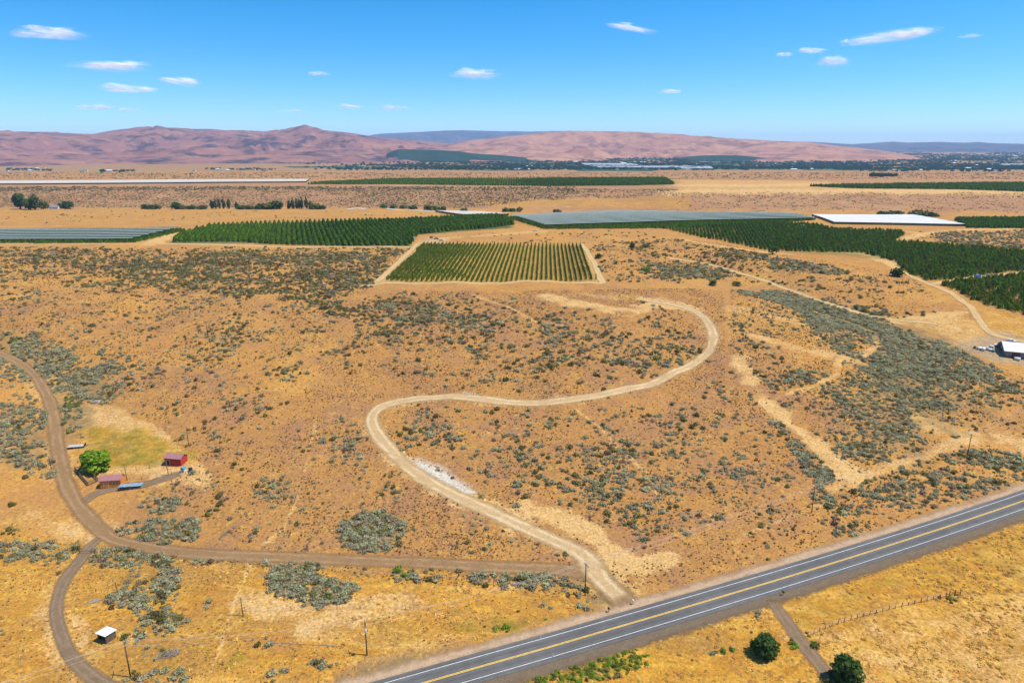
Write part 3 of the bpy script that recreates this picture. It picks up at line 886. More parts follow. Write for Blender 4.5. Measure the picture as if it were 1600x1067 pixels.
hill('orchard_hill', [(985, 248), (1040, 245), (1080, 243.5), (1130, 242.8), (1170, 244), (1220, 245.2), (1270, 247.5)],
     6300, 700, 900, 6, m_orchard_hill, 'low dark blue-green orchard hill in the valley, right of centre', .12, 43, .8)

# ------------------------------------------------------------------ plants
def leaf_cloud(rng, centres, n, size, upright=0.25, up_bias=0.35, shell=0.55):
    """leaf-sized faces spread through overlapping round clumps: returns verts, faces, and a brightness for each leaf"""
    C = np.array([c[:3] for c in centres]); Rr = np.array([c[3:6] for c in centres])
    wts = Rr[:, 0] * Rr[:, 1]; wts = wts / wts.sum()
    k = rng.choice(len(C), n, p=wts)
    d = rng.normal(size=(n, 3)); d[:, 2] += up_bias; d /= np.linalg.norm(d, axis=1)[:, None]
    rad = shell + (1 - shell) * rng.random(n) ** .6
    P = C[k] + d * Rr[k] * rad[:, None]
    P[:, 2] = np.maximum(P[:, 2], 0.02)
    nr = d + rng.normal(size=(n, 3)) * .55
    nr[:, 2] += upright
    nr /= np.linalg.norm(nr, axis=1)[:, None]
    a = np.cross(nr, rng.normal(size=(n, 3))); a /= np.linalg.norm(a, axis=1)[:, None]
    b = np.cross(nr, a)
    s = size * (.6 + .8 * rng.random(n))[:, None]
    e = .55 + .35 * rng.random(n)[:, None]
    V = np.stack([P - a * s, P - b * s * e, P + a * s, P + b * s * e], 1).reshape(-1, 3)
    F = np.arange(4 * n).reshape(n, 4)
    return V, F

def shrub_mesh(name, seed, leaf, twig, n=95, size=.20, lumps=5, flat=.62):
    rng = np.random.default_rng(seed)
    cs = []
    for i in range(lumps):
        a = rng.random() * 6.283; q = .5 * math.sqrt(rng.random()) if i else 0
        w = .38 + .22 * rng.random()
        cs.append((math.cos(a) * q, math.sin(a) * q, w * flat * .8, w, w, w * flat * 1.15))
    V, F = leaf_cloud(rng, cs, n, size)
    # a few bare stems in the middle
    mb = MB()
    for i in range(5):
        a = rng.random() * 6.283; q = .35 + .3 * rng.random()
        mb.tube([(0, 0, -.12), (math.cos(a) * q * .5, math.sin(a) * q * .5, .2), (math.cos(a) * q, math.sin(a) * q, .42)], [.06, .045, .02], 3, 0, False)
    sv = np.array(mb.v); sf = np.array(mb.f) + len(V)
    return np_mesh(name, np.vstack([V, sv]), np.vstack([F, sf]), [leaf, twig], mi=np.r_[np.zeros(len(F), int), np.ones(len(sf), int)])

def leaf_mat(name, col, rnd=.22, hue=.02, trans=.45, noise=.25, nscale=1.2):
    m = mat(name, tuple(q / K for q in col), .9, .1, noise=noise, nscale=nscale, rnd=rnd, hue=hue)
    n, l = nt(m)
    b = n['Principled BSDF']; o = [q for q in n if q.type == 'OUTPUT_MATERIAL'][0]
    t = n.new('ShaderNodeBsdfTranslucent'); mx = n.new('ShaderNodeMixShader'); mx.inputs[0].default_value = trans
    l.new(b.inputs['Base Color'].links[0].from_socket, t.inputs['Color'])
    l.new(b.outputs[0], mx.inputs[1]); l.new(t.outputs[0], mx.inputs[2]); l.new(mx.outputs[0], o.inputs['Surface'])
    return m
m_sage = leaf_mat('sage_leaf', (0.37, 0.345, 0.195), .26, .025)
m_olive = leaf_mat('bitterbrush_leaf', (0.19, 0.165, 0.05), .35, .025)
m_dark = leaf_mat('dead_shrub_twigs', (0.24, 0.165, 0.115), .35, .02)
m_green = leaf_mat('weed_leaf', (0.20, 0.29, 0.03), .3, .02)
m_tuft = leaf_mat('tuft_blades', (0.23, 0.145, 0.05), .5, .03)
m_twig = mat('shrub_stem', (0.13, 0.10, 0.075), .95, .05)
m_bark = mat('bark', (0.11, 0.08, 0.055), .95, .05, noise=.3, nscale=2)

SHRUBS = []      # meshes by type
for i in range(4): SHRUBS.append(('grey', shrub_mesh('sagebrush', 100 + i, m_sage, m_twig, 105, .17, 6 + i % 3)))
for i in range(3): SHRUBS.append(('olive', shrub_mesh('bitterbrush', 200 + i, m_olive, m_twig, 90, .18, 5, .72)))
for i in range(2): SHRUBS.append(('dark', shrub_mesh('dry_shrub', 300 + i, m_dark, m_twig, 70, .15, 5)))
for i in range(2): SHRUBS.append(('green', shrub_mesh('green_shrub', 400 + i, m_green, m_twig, 110, .16, 6, .7)))
VAR = {t: [i for i, s in enumerate(SHRUBS) if s[0] == t] for t in ('grey', 'olive', 'dark', 'green')}

def ell(u, v, ru, rv, n=14):
    return [(u + ru * math.cos(2 * math.pi * k / n), v + rv * math.sin(2 * math.pi * k / n)) for k in range(n)]

G_, O_, D_, N_ = 'grey', 'olive', 'dark', 'green'
MIX_SAGE = {G_: .82, O_: .12, D_: .06}
MIX_OLIVE = {G_: .22, O_: .62, D_: .16}
MIX_BOTH = {G_: .52, O_: .33, D_: .15}
MIX_FAR = {G_: .25, O_: .5, D_: .25}
MIX_GREEN = {N_: .8, O_: .2}
# outline, share of ground covered, radius range m, mix, clumping, words for the label
ZONES = [
    ([(-80, 387), (640, 388), (590, 440), (540, 470), (430, 470), (0, 440), (-80, 440)], .20, .7, 1.7, MIX_OLIVE, .8, None),
    ([(40, 400), (200, 398), (400, 395), (600, 400), (570, 460), (525, 495), (440, 462), (300, 440), (120, 425)], .30, .9, 2.0, MIX_OLIVE, .8, None),
    ([(-80, 440), (430, 470), (540, 470), (330, 800), (280, 850), (230, 780), (320, 730), (250, 660), (160, 600), (60, 520), (-80, 520)], .13, .5, 1.5, MIX_BOTH, .8, None),
    ([(300, 520), (420, 500), (500, 510), (420, 640), (330, 680), (280, 600)], .10, .7, 1.6, MIX_BOTH, 1, None),
    ([(-80, 512), (20, 526), (70, 538), (130, 558), (175, 600), (168, 625), (136, 640), (126, 690), (118, 712), (100, 690), (92, 640), (74, 592), (42, 566), (-80, 540)], .62, .8, 1.5, MIX_SAGE, .35, 'in the dense strip right of the gully road'),
    ([(-80, 556), (0, 562), (35, 578), (58, 618), (66, 660), (40, 640), (0, 600), (-80, 590)], .34, .7, 1.4, MIX_SAGE, .6, None),
    ([(-80, 640), (0, 640), (58, 640), (72, 690), (78, 742), (40, 738), (0, 724), (-80, 720)], .60, .9, 1.6, MIX_SAGE, .4, 'in the thicket left of the gully road'),
    ([(560, 470), (640, 458), (850, 465), (950, 500), (1080, 530), (1110, 575), (1000, 600), (900, 612), (640, 605), (520, 570), (510, 540)], .12, .55, 1.6, MIX_BOTH, .8, None),
    ([(580, 470), (700, 480), (850, 495), (960, 520), (1060, 540), (1100, 560), (1050, 585), (960, 590), (830, 560), (700, 545), (640, 520)], .30, .8, 1.9, MIX_BOTH, .8, None),
    ([(560, 462), (660, 460), (660, 490), (590, 525), (540, 525)], .28, .8, 1.8, MIX_OLIVE, .6, None),
    ([(1020, 470), (1060, 490), (1090, 520), (1095, 545), (1040, 545), (1000, 510)], .20, .8, 1.6, MIX_BOTH, .7, None),
    ([(630, 645), (780, 645), (920, 640), (1130, 595), (1138, 860), (1050, 860), (960, 850), (860, 800), (760, 760), (650, 700)], .13, .5, 1.5, MIX_BOTH, 1, None),
    ([(930, 690), (1050, 680), (1135, 690), (1135, 780), (1060, 830), (960, 830), (900, 790), (890, 730)], .22, .5, 1.2, MIX_SAGE, 1, None),
    ([(650, 655), (800, 650), (880, 690), (860, 740), (760, 730), (680, 690)], .10, .7, 1.5, MIX_SAGE, 1, None),
    ([(465, 680), (500, 660), (560, 640), (572, 700), (560, 742), (480, 752)], .30, .7, 1.5, MIX_SAGE, .8, None),
    (ell(425, 762, 20, 17), .6, .8, 1.5, MIX_SAGE, .4, 'in the clump on the lower left slope of the parcel'),
    (ell(580, 832, 40, 27), .85, .8, 1.5, MIX_SAGE, .2, 'in the big round patch above the gravel driveway'),
    ([(300, 850), (420, 760), (600, 740), (760, 800), (880, 850), (900, 870), (300, 860)], .075, .4, 1.1, MIX_BOTH, .6, None),
    ([(1140, 455), (1240, 462), (1620, 600), (1640, 770), (1400, 830), (1145, 905)], .12, .5, 1.2, MIX_BOTH, 1, None),
    ([(1150, 452), (1215, 456), (1300, 467), (1400, 508), (1480, 543), (1580, 588), (1610, 612), (1560, 604), (1490, 592), (1430, 600), (1375, 572), (1345, 532), (1290, 508), (1250, 488)], .80, .9, 1.5, MIX_SAGE, .15, None),
    ([(1340, 570), (1440, 570), (1560, 620), (1500, 640), (1430, 640), (1420, 690), (1432, 710), (1370, 722), (1318, 715), (1310, 690), (1350, 645), (1310, 620)], .55, .6, 1.2, MIX_SAGE, .6, None),
    ([(1238, 475), (1275, 490), (1345, 530), (1350, 545), (1310, 547), (1262, 520)], .6, .6, 1.2, MIX_SAGE, .4, None),
    ([(1210, 602), (1225, 585), (1290, 565), (1302, 585), (1262, 604)], .6, .8, 1.5, MIX_SAGE, .4, None),
    ([(1140, 500), (1200, 540), (1240, 560), (1290, 575), (1240, 600), (1190, 590), (1155, 552)], .36, .8, 1.6, MIX_BOTH, .8, None),
    ([(1145, 640), (1200, 660), (1230, 680), (1290, 740), (1280, 768), (1240, 762), (1145, 800)], .30, .6, 1.2, MIX_SAGE, .8, None),
    ([(1205, 655), (1232, 670), (1302, 745), (1285, 768), (1252, 722)], .55, .8, 1.5, MIX_SAGE, .5, None),
    ([(1285, 785), (1340, 768), (1440, 740), (1560, 712), (1620, 712), (1620, 740), (1480, 775), (1350, 812), (1295, 828)], .42, .8, 1.6, MIX_SAGE, .8, 'on the slope above the right end of the highway'),
    (ell(1540, 716, 62, 11), .5, .8, 1.6, MIX_SAGE, .5, None),
    ([(930, 380), (1060, 375), (1200, 405), (1350, 430), (1430, 442), (1380, 470), (1250, 450), (1140, 430), (1000, 440), (940, 440)], .12, .8, 2.0, MIX_OLIVE, .9, None),
    ([(1020, 408), (1115, 410), (1135, 427), (1060, 442), (1015, 436)], .5, .9, 1.8, MIX_BOTH, .4, None),
    ([(1180, 398), (1290, 415), (1335, 432), (1210, 420)], .5, .9, 2.0, MIX_BOTH, .6, None),
    ([(1120, 388), (1200, 398), (1200, 412), (1120, 402)], .4, .9, 2.0, MIX_OLIVE, .6, None),
    ([(1300, 465), (1340, 470), (1400, 493), (1460, 490), (1400, 501), (1330, 480)], .5, 1.0, 2.2, MIX_OLIVE, .6, None),
    ([(1440, 366), (1620, 360), (1620, 392), (1480, 381)], .34, .9, 2.0, MIX_BOTH, .7, None),
    ([(-300, 294), (560, 293), (800, 294), (1060, 296), (1060, 304), (800, 316), (720, 326), (560, 324), (-300, 324)], .12, .6, 1.35, MIX_FAR, .6, None),
    ([(-300, 292), (500, 292), (900, 293), (900, 297), (500, 297), (-300, 299)], .22, 1.2, 2.6, MIX_FAR, .6, None),
    ([(560, 300), (900, 298), (880, 308), (760, 322), (560, 322)], .12, 1.0, 1.9, MIX_FAR, .6, None),
    ([(1060, 300), (2000, 300), (2000, 336), (1060, 330)], .04, .6, 1.4, MIX_FAR, 1, None),
    ([(-300, 270), (2000, 270), (2000, 280), (-300, 280)], .025, 1.0, 2.2, MIX_FAR, 1, None),
    ([(-300, 330), (500, 330), (700, 336), (350, 346), (-300, 352)], .006, .8, 1.6, MIX_FAR, 1, None),
    ([(700, 365), (1000, 362), (1060, 375), (940, 384), (700, 380)], .02, .8, 1.6, MIX_FAR, 1, None),
    (ell(65, 862, 75, 13), .62, .8, 1.4, MIX_SAGE, .5, 'in the strip at the left edge beside the lane gate'),
    (ell(205, 870, 55, 12), .72, .8, 1.4, MIX_SAGE, .3, 'in the row just below the driveway bend'),
    (ell(262, 905, 10, 30), .8, .8, 1.4, MIX_SAGE, .2, 'in the short column of brush below the driveway bend'),
    (ell(228, 905, 30, 18), .3, .6, 1.1, MIX_SAGE, .6, None),
    (ell(200, 936, 27, 14), .8, .8, 1.4, MIX_SAGE, .2, 'in the chain of brush above the white roofed shelter'),
    (ell(236, 950, 26, 14), .75, .8, 1.4, MIX_SAGE, .3, 'in the chain of brush above the white roofed shelter'),
    (ell(256, 974, 28, 14), .8, .8, 1.4, MIX_SAGE, .2, 'in the brush patch right of the white roofed shelter'),
    (ell(216, 995, 20, 12), .75, .8, 1.3, MIX_SAGE, .3, 'in the brush patch right of the white roofed shelter'),
    (ell(235, 1020, 22, 8), .4, .6, 1.1, MIX_SAGE, .5, None),
    (ell(242, 1060, 45, 12), .75, .8, 1.4, MIX_SAGE, .3, 'in the patch around the power pole at the lower left'),
    (ell(318, 944, 8, 7), .8, .9, 1.2, MIX_SAGE, .1, None), (ell(410, 1003, 15, 8), .85, .7, 1.2, MIX_SAGE, .1, None),
    (ell(500, 1038, 17, 9), .85, .7, 1.2, MIX_SAGE, .1, None), (ell(421, 1063, 13, 8), .85, .7, 1.2, MIX_SAGE, .1, None), (ell(441, 1054, 7, 6), .85, .7, 1.0, MIX_SAGE, .1, None),
    ([(422, 900), (470, 898), (545, 918), (548, 930), (500, 940), (462, 945), (450, 930), (425, 912)], .88, .8, 1.4, MIX_SAGE, .15, 'in the large grey patch under the gravel driveway'),
    (ell(322, 875, 18, 7), .8, .8, 1.3, MIX_SAGE, .2, 'in the row between driveway and lower field'), (ell(458, 884, 48, 8), .8, .8, 1.4, MIX_SAGE, .2, 'in the row between driveway and lower field'),
    (ell(498, 889, 12, 9), .85, .9, 1.4, MIX_SAGE, .1, 'in the row between driveway and lower field'), (ell(566, 895, 12, 6), .6, .7, 1.2, MIX_SAGE, .3, None),
    (ell(628, 897, 14, 9), .7, .8, 1.3, {G_: .6, N_: .4}, .2, None), (ell(668, 899, 24, 10), .7, .8, 1.4, MIX_SAGE, .2, 'in the hedge along the driveway near the road junction'),
    (ell(710, 898, 7, 9), .8, .8, 1.3, MIX_SAGE, .1, None), (ell(755, 902, 18, 11), .75, .8, 1.4, MIX_SAGE, .2, 'in the hedge along the driveway near the road junction'),
    (ell(790, 905, 12, 10), .7, .8, 1.4, MIX_SAGE, .2, 'in the hedge along the driveway near the road junction'), (ell(845, 908, 38, 12), .8, .8, 1.5, MIX_SAGE, .2, 'in the hedge along the driveway near the road junction'),
    (ell(893, 922, 22, 9), .75, .8, 1.3, MIX_SAGE, .2, 'in the hedge along the driveway near the road junction'), (ell(925, 946, 17, 7), .75, .8, 1.2, MIX_SAGE, .2, None),
    (ell(238, 830, 48, 16), .55, .8, 1.4, MIX_SAGE, .4, 'in the patch inside the driveway bend'), (ell(252, 790, 26, 10), .6, .8, 1.4, MIX_SAGE, .3, 'in the patch inside the driveway bend'),
    (ell(296, 828, 13, 16), .8, .9, 1.5, MIX_SAGE, .2, 'in the patch inside the driveway bend'), (ell(270, 770, 50, 12), .15, .6, 1.1, MIX_SAGE, .5, None),
    (ell(20, 792, 30, 8), .06, .8, 1.2, MIX_OLIVE, .2, None), (ell(17, 834, 10, 5), .9, .9, 1.1, {O_: 1}, .1, None),
    (ell(60, 890, 60, 14), .10, .7, 1.2, MIX_BOTH, .6, None), (ell(3, 990, 10, 6), .7, .8, 1.2, MIX_SAGE, .2, None),
    (ell(172, 955, 9, 4), .9, .8, 1.0, {O_: .5, N_: .5}, 0, None),
    ([(805, 1066), (840, 1047), (884, 1036), (942, 1020), (990, 1018), (1000, 1032), (930, 1050), (880, 1068), (850, 1080)], .5, .3, .75, {N_: .9, O_: .1}, .5, None),
    (ell(890, 1049, 62, 11), .3, .5, 1.0, MIX_GREEN, .5, None), (ell(962, 1030, 20, 10), .6, .6, 1.1, MIX_GREEN, .2, None), (ell(860, 1060, 30, 8), .6, .5, 1.0, MIX_GREEN, .2, None),
    (ell(935, 1055, 30, 8), .6, .5, 1.0, {O_: 1}, .3, None), (ell(785, 982, 12, 7), .75, .5, .9, MIX_GREEN, .1, None), (ell(762, 979, 6, 5), .6, .5, .8, MIX_GREEN, .1, None),
    (ell(708, 993, 6, 6), .6, .6, 1.0, MIX_BOTH, .1, None), (ell(860, 968, 25, 8), .3, .5, .9, MIX_GREEN, .3, None), (ell(840, 952, 40, 6), .10, .5, 1.0, MIX_SAGE, .3, None),
    (ell(1016, 1040, 10, 5), .8, .7, 1.0, {O_: 1}, 0, None), (ell(1132, 1019, 20, 7), .7, .6, 1.1, {O_: .6, N_: .4}, .1, None), (ell(1110, 1020, 6, 5), .7, .6, 1.0, MIX_SAGE, .1, None),
    (ell(1080, 1032, 14, 4), .5, .5, .9, {O_: .7, G_: .3}, .2, None), (ell(1183, 960, 6, 6), .8, .7, 1.1, MIX_SAGE, 0, None), (ell(1170, 988, 6, 4), .7, .5, .9, MIX_GREEN, 0, None),
    (ell(1560, 832, 6, 4), .8, .8, 1.2, MIX_SAGE, 0, None), (ell(1475, 938, 16, 5), .7, .6, 1.0, {O_: .6, N_: .4}, .1, None), (ell(1268, 992, 10, 4), .6, .5, .9, {O_: 1}, .1, None),
    ([(1232, 990), (1240, 993), (1252, 1013), (1247, 1018), (1236, 1004)], .9, .6, 1.1, {N_: .5, O_: .5}, .05, None), ([(1263, 992), (1271, 996), (1284, 1014), (1280, 1020), (1268, 1008)], .9, .6, 1.1, {N_: .5, O_: .5}, .05, None),
    (ell(180, 690, 130, 40), .01, .5, .9, MIX_OLIVE, .5, None), (ell(25, 531, 12, 3), .7, .6, 1.2, MIX_GREEN, 0, None), (ell(110, 633, 8, 10), .6, .6, 1.2, MIX_GREEN, 0, None),
]

BLOCK_AREAS = [
    [(603, 440), (933, 439), (908, 381), (663, 380)],
    [(133, 628), (178, 632), (200, 645), (252, 668), (318, 735), (262, 750), (130, 742), (128, 690)],
    [(110, 770), (262, 742), (262, 760), (140, 775)],
    [(1510, 540), (1560, 522), (1700, 535), (1700, 570), (1560, 562)],
    [(655, 722), (690, 738), (745, 770), (725, 772), (680, 752), (648, 733)],
    [(265, 381), (300, 357), (540, 346), (690, 341), (800, 338), (800, 355), (650, 367), (640, 386)],
]
BLOCKED = [W2(b) for b in BLOCK_AREAS]
SANDW = [(W2(l_), h_ * .8) for l_, h_, s_ in SAND if s_ >= .5 and h_ >= 2]

def clear_mask(x, y):
    ok = np.ones(len(x), bool)
    for pts, hw_ in ROADS:
        px, py = pts[:, 0], pts[:, 1]
        m = ok & (x > px.min() - 12) & (x < px.max() + 12) & (y > py.min() - 12) & (y < py.max() + 12)
        if m.any():
            d, _, _ = polyline_dist(x[m], y[m], [tuple(p) for p in pts])
            ok[np.where(m)[0][d < hw_ + .5]] = False
    for b in BLOCKED:
        ok &= ~inside_poly(x, y, b)
    for pts, hw_ in SANDW:
        px = [p[0] for p in pts]; py = [p[1] for p in pts]
        m = ok & (x > min(px) - 12) & (x < max(px) + 12) & (y > min(py) - 12) & (y < max(py) + 12)
        if m.any():
            d, _, _ = polyline_dist(x[m], y[m], pts)
            ok[np.where(m)[0][(d < hw_) & (RNG.random(int(m.sum())) < .93)]] = False
    return ok

def scatter_points():
    out = []
    for zi, (poly, cover, r0, r1, mix_, clump, words) in enumerate(ZONES):
        pts = W2(poly)
        xs = [p[0] for p in pts]; ys = [p[1] for p in pts]
        rm = (r0 + r1) / 2
        area = (max(xs) - min(xs)) * (max(ys) - min(ys))
        n = int(area * -math.log(1 - min(cover, .93)) / (math.pi * (rm * .8) ** 2) * (1 + clump * .9) * (2.3 if min(max(xs) - min(xs), max(ys) - min(ys)) < 26 else 1.0))
        n = min(n, 60000)
        x = RNG.uniform(min(xs) - 3, max(xs) + 3, n); y = RNG.uniform(min(ys) - 3, max(ys) + 3, n)
        big_ = min(max(xs) - min(xs), max(ys) - min(ys))
        sf = min(9.0, big_ * .13)
        small_ = big_ < 26
        sd = poly_sd(x, y, pts) + (fbm(x / 14, y / 14, 88, 3) - .5) * sf * (1.2 if small_ else 5) + (sf * 1.0 if small_ else 0)
        k = RNG.random(len(x)) < sstep(-sf, sf, sd); x, y = x[k], y[k]
        if not len(x): continue
        f = .6 * fbm(x / 11, y / 11, 50 + zi % 3, 3) + .4 * fbm(x / 34, y / 34, 60, 2)
        keep = RNG.random(len(x)) < (1 - clump) + clump * sstep(.43, .60, f)
        x, y = x[keep], y[keep]
        k = clear_mask(x, y); x, y = x[k], y[k]
        r = (r0 * .75 + (r1 * 1.12 - r0 * .75) * RNG.random(len(x)) ** 1.7) * 1.2
        ty = RNG.choice(list(mix_), len(x), p=np.array(list(mix_.values())) / sum(mix_.values()))
        va = np.array([RNG.choice(VAR[t]) for t in ty]) if len(ty) else np.zeros(0, int)
        out.append(np.stack([x, y, r, va, np.full(len(x), zi)], 1))
    return np.vstack(out)
SP = scatter_points()

def gn_scatter(name, x, y, z, scl, rot, var, sources, material=None):
    """one object: instances of real plants of the scene on points"""
    me = bpy.data.meshes.new(name)
    me.vertices.add(len(x))
    me.vertices.foreach_set('co', np.stack([x, y, z], 1).astype(np.float32).ravel())
    for nm, ty, dat in (('scl', 'FLOAT_VECTOR', scl), ('rot', 'FLOAT_VECTOR', rot), ('var', 'INT', var)):
        a = me.attributes.new(nm, ty, 'POINT')
        a.data.foreach_set('vector' if ty == 'FLOAT_VECTOR' else 'value', np.asarray(dat, np.float32 if ty != 'INT' else np.int32).ravel())
    o = link(bpy.data.objects.new(name, me))
    ng = bpy.data.node_groups.new(name, 'GeometryNodeTree')
    ng.interface.new_socket('Geometry', in_out='INPUT', socket_type='NodeSocketGeometry')
    ng.interface.new_socket('Geometry', in_out='OUTPUT', socket_type='NodeSocketGeometry')
    N, L = ng.nodes, ng.links
    gi, go = N.new('NodeGroupInput'), N.new('NodeGroupOutput')
    jn = N.new('GeometryNodeJoinGeometry')
    def named(nm, ty):
        q = N.new('GeometryNodeInputNamedAttribute'); q.data_type = ty; q.inputs[0].default_value = nm
        return [s for s in q.outputs if s.enabled and s.name == 'Attribute'][0]
    sv, sr, vv = named('scl', 'FLOAT_VECTOR'), named('rot', 'FLOAT_VECTOR'), named('var', 'INT')
    for i, src in enumerate(sources):
        oi = N.new('GeometryNodeObjectInfo'); oi.transform_space = 'ORIGINAL'; oi.inputs['Object'].default_value = src; oi.inputs['As Instance'].default_value = True
        cm = N.new('FunctionNodeCompare'); cm.data_type = 'INT'; cm.operation = 'EQUAL'
        ins = [s for s in cm.inputs if s.enabled]
        L.new(vv, ins[0]); ins[1].default_value = i
        ip = N.new('GeometryNodeInstanceOnPoints')
        L.new(gi.outputs[0], ip.inputs['Points']); L.new(cm.outputs[0], ip.inputs['Selection'])
        L.new(oi.outputs['Geometry'], ip.inputs['Instance']); L.new(sr, ip.inputs['Rotation']); L.new(sv, ip.inputs['Scale'])
        L.new(ip.outputs[0], jn.inputs[0])
    L.new(jn.outputs[0], go.inputs[0])
    md = o.modifiers.new('scatter', 'NODES'); md.node_group = ng
    return o

def place_shrubs():
    x, y, r, va, zi = SP.T
    va = va.astype(int); zi = zi.astype(int)
    z = ground_z(x, y)
    u, v, f = proj(x, y, z)
    size = r * FPX / f
    inview = (u > 12) & (u < 1588) & (v > 20) & (v < 1050)
    named_ = np.array([ZONES[k][6] is not None for k in zi])
    grey = np.isin(va, VAR['grey'])
    cand = np.where(inview & named_ & grey)[0]
    cand = cand[np.argsort(-size[cand])][:300]
    rz = RNG.random(len(x)) * 6.283
    hgt = r * (.85 + .35 * RNG.random(len(x)))
    first = {}
    def one(k, name, label, cat, group):
        o = bpy.data.objects.new(name, SHRUBS[va[k]][1]); COL.objects.link(o)
        o.location = (x[k], y[k], z[k]); o.rotation_euler = (0, 0, rz[k]); o.scale = (r[k], r[k], hgt[k])
        tag(o, label, cat, group); first.setdefault(va[k], o)
        return o
    solo = set()
    for k in cand:
        w = ZONES[zi[k]][6]
        one(k, 'sagebrush', 'grey-green sagebrush ' + w, 'sagebrush', 'sagebrush ' + w); solo.add(k)
    # the green and olive bushes one can pick out around the road and the field edges
    oth = np.where(inview & ~grey & np.isin(va, VAR['olive'] + VAR['green']) & (y < 330))[0]
    oth = oth[np.argsort(-size[oth])]
    PL = {'olive': ('olive_shrub', 'dark olive shrub standing among the dry grass', 'shrub', 'olive shrubs on the open ground'),
          'green': ('green_shrub', 'bright green roadside or field-edge shrub', 'shrub', 'green shrubs beside roads and fields')}
    cnt = {'olive': 0, 'green': 0}
    for k in oth:
        t = SHRUBS[va[k]][0]
        if cnt[t] >= 110: continue
        cnt[t] += 1
        one(k, *PL[t]); solo.add(k)
    for t in range(len(SHRUBS)):
        if t not in first:
            ks = [k for k in np.where(va == t)[0] if k not in solo]
            k = max(ks, key=lambda q: size[q] if inview[q] else 0)
            one(k, 'dry_shrub', 'leafless brown shrub on the dry slope', 'shrub', 'leafless brown shrubs'); solo.add(k)
    rest = np.array([k for k in range(len(x)) if k not in solo])
    tilt = RNG.normal(size=(len(rest), 2)) * .12
    o = gn_scatter('sagebrush_cover', x[rest], y[rest], z[rest], np.stack([r[rest], r[rest] * (.8 + .4 * RNG.random(len(rest))), hgt[rest]], 1),
                   np.stack([tilt[:, 0], tilt[:, 1], rz[rest]], 1), va[rest], [first[t] for t in range(len(SHRUBS))])
    tag(o, 'grey-green and olive sagebrush scattered over all the slopes', 'brush', kind='stuff')
    print('shrubs', len(x), 'solo', len(solo))
place_shrubs()

# small bunchgrass and dwarf shrubs, far too many to count
def place_tufts():
    rng = np.random.default_rng(4)
    meshes = []
    for i, m in enumerate((m_tuft, m_dark, m_olive)):
        V, F = leaf_cloud(rng, [(0, 0, .3, .6, .6, .55), (.3, .1, .2, .5, .5, .4), (-.25, .2, .25, .45, .45, .4)], 26, .3)
        meshes.append(np_mesh('bunchgrass', V, F, m))
    TZ = [([(275, 880), (320, 865), (560, 470), (640, 455), (1130, 455), (1140, 900), (980, 940)], .060, .20, .55),
          ([(600, 780), (900, 860), (900, 875), (560, 865)], .05, .2, .45),
          ([(1140, 455), (1300, 480), (1640, 600), (1640, 775), (1145, 905)], .060, .22, .6),
          ([(-100, 390), (640, 390), (560, 470), (330, 830), (200, 700), (60, 520), (-100, 510)], .045, .25, .65),
          ([(-300, 1200), (-300, 770), (130, 850), (300, 875), (920, 908), (560, 1080), (200, 1200)], .012, .18, .4),
          ([(940, 382), (1060, 372), (1420, 430), (1500, 500), (1300, 470), (1140, 440), (950, 440)], .03, .3, .7)]
    X = []
    for poly, cov, r0, r1 in TZ:
        p = W2(poly); xs = [q[0] for q in p]; ys = [q[1] for q in p]
        n = int((max(xs) - min(xs)) * (max(ys) - min(ys)) * cov / (math.pi * ((r0 + r1) / 2) ** 2) * 4.2)
        x = RNG.uniform(min(xs), max(xs), n); y = RNG.uniform(min(ys), max(ys), n)
        k = inside_poly(x, y, p); x, y = x[k], y[k]
        k = RNG.random(len(x)) < .2 + .8 * sstep(.4, .62, fbm(x / 16, y / 16, 91, 3)); x, y = x[k], y[k]
        k = clear_mask(x, y); x, y = x[k], y[k]
        X.append(np.stack([x, y, r0 + (r1 - r0) * RNG.random(len(x)) ** 1.5], 1))
    X = np.vstack(X)
    x, y, r = X.T
    z = ground_z(x, y)
    src = []
    va = RNG.choice(3, len(x), p=[.42, .33, .25])
    for i in range(3):
        k = np.where(va == i)[0][0]
        o = bpy.data.objects.new('bunchgrass', meshes[i]); COL.objects.link(o)
        u, v, f = proj(x, y, z); c = np.where((va == i) & (u > 300) & (u < 1200) & (v > 600) & (v < 900))[0][0]
        o.location = (x[c], y[c], z[c]); o.scale = (r[c],) * 3; va[c] = 9
        tag(o, ['straw-coloured', 'brown', 'olive'][i] + ' tuft of bunchgrass on the bare parcel slope', 'grass tuft', 'tufts of bunchgrass'); src.append(o)
    o = gn_scatter('bunchgrass_cover', x, y, z, np.stack([r, r, r * (.7 + .5 * RNG.random(len(r)))], 1), np.stack([r * 0, r * 0, RNG.random(len(r)) * 6.28], 1), va, src)
    tag(o, 'countless small dry tufts dotting the slopes', 'grass', kind='stuff')
    print('tufts', len(x))
place_tufts()

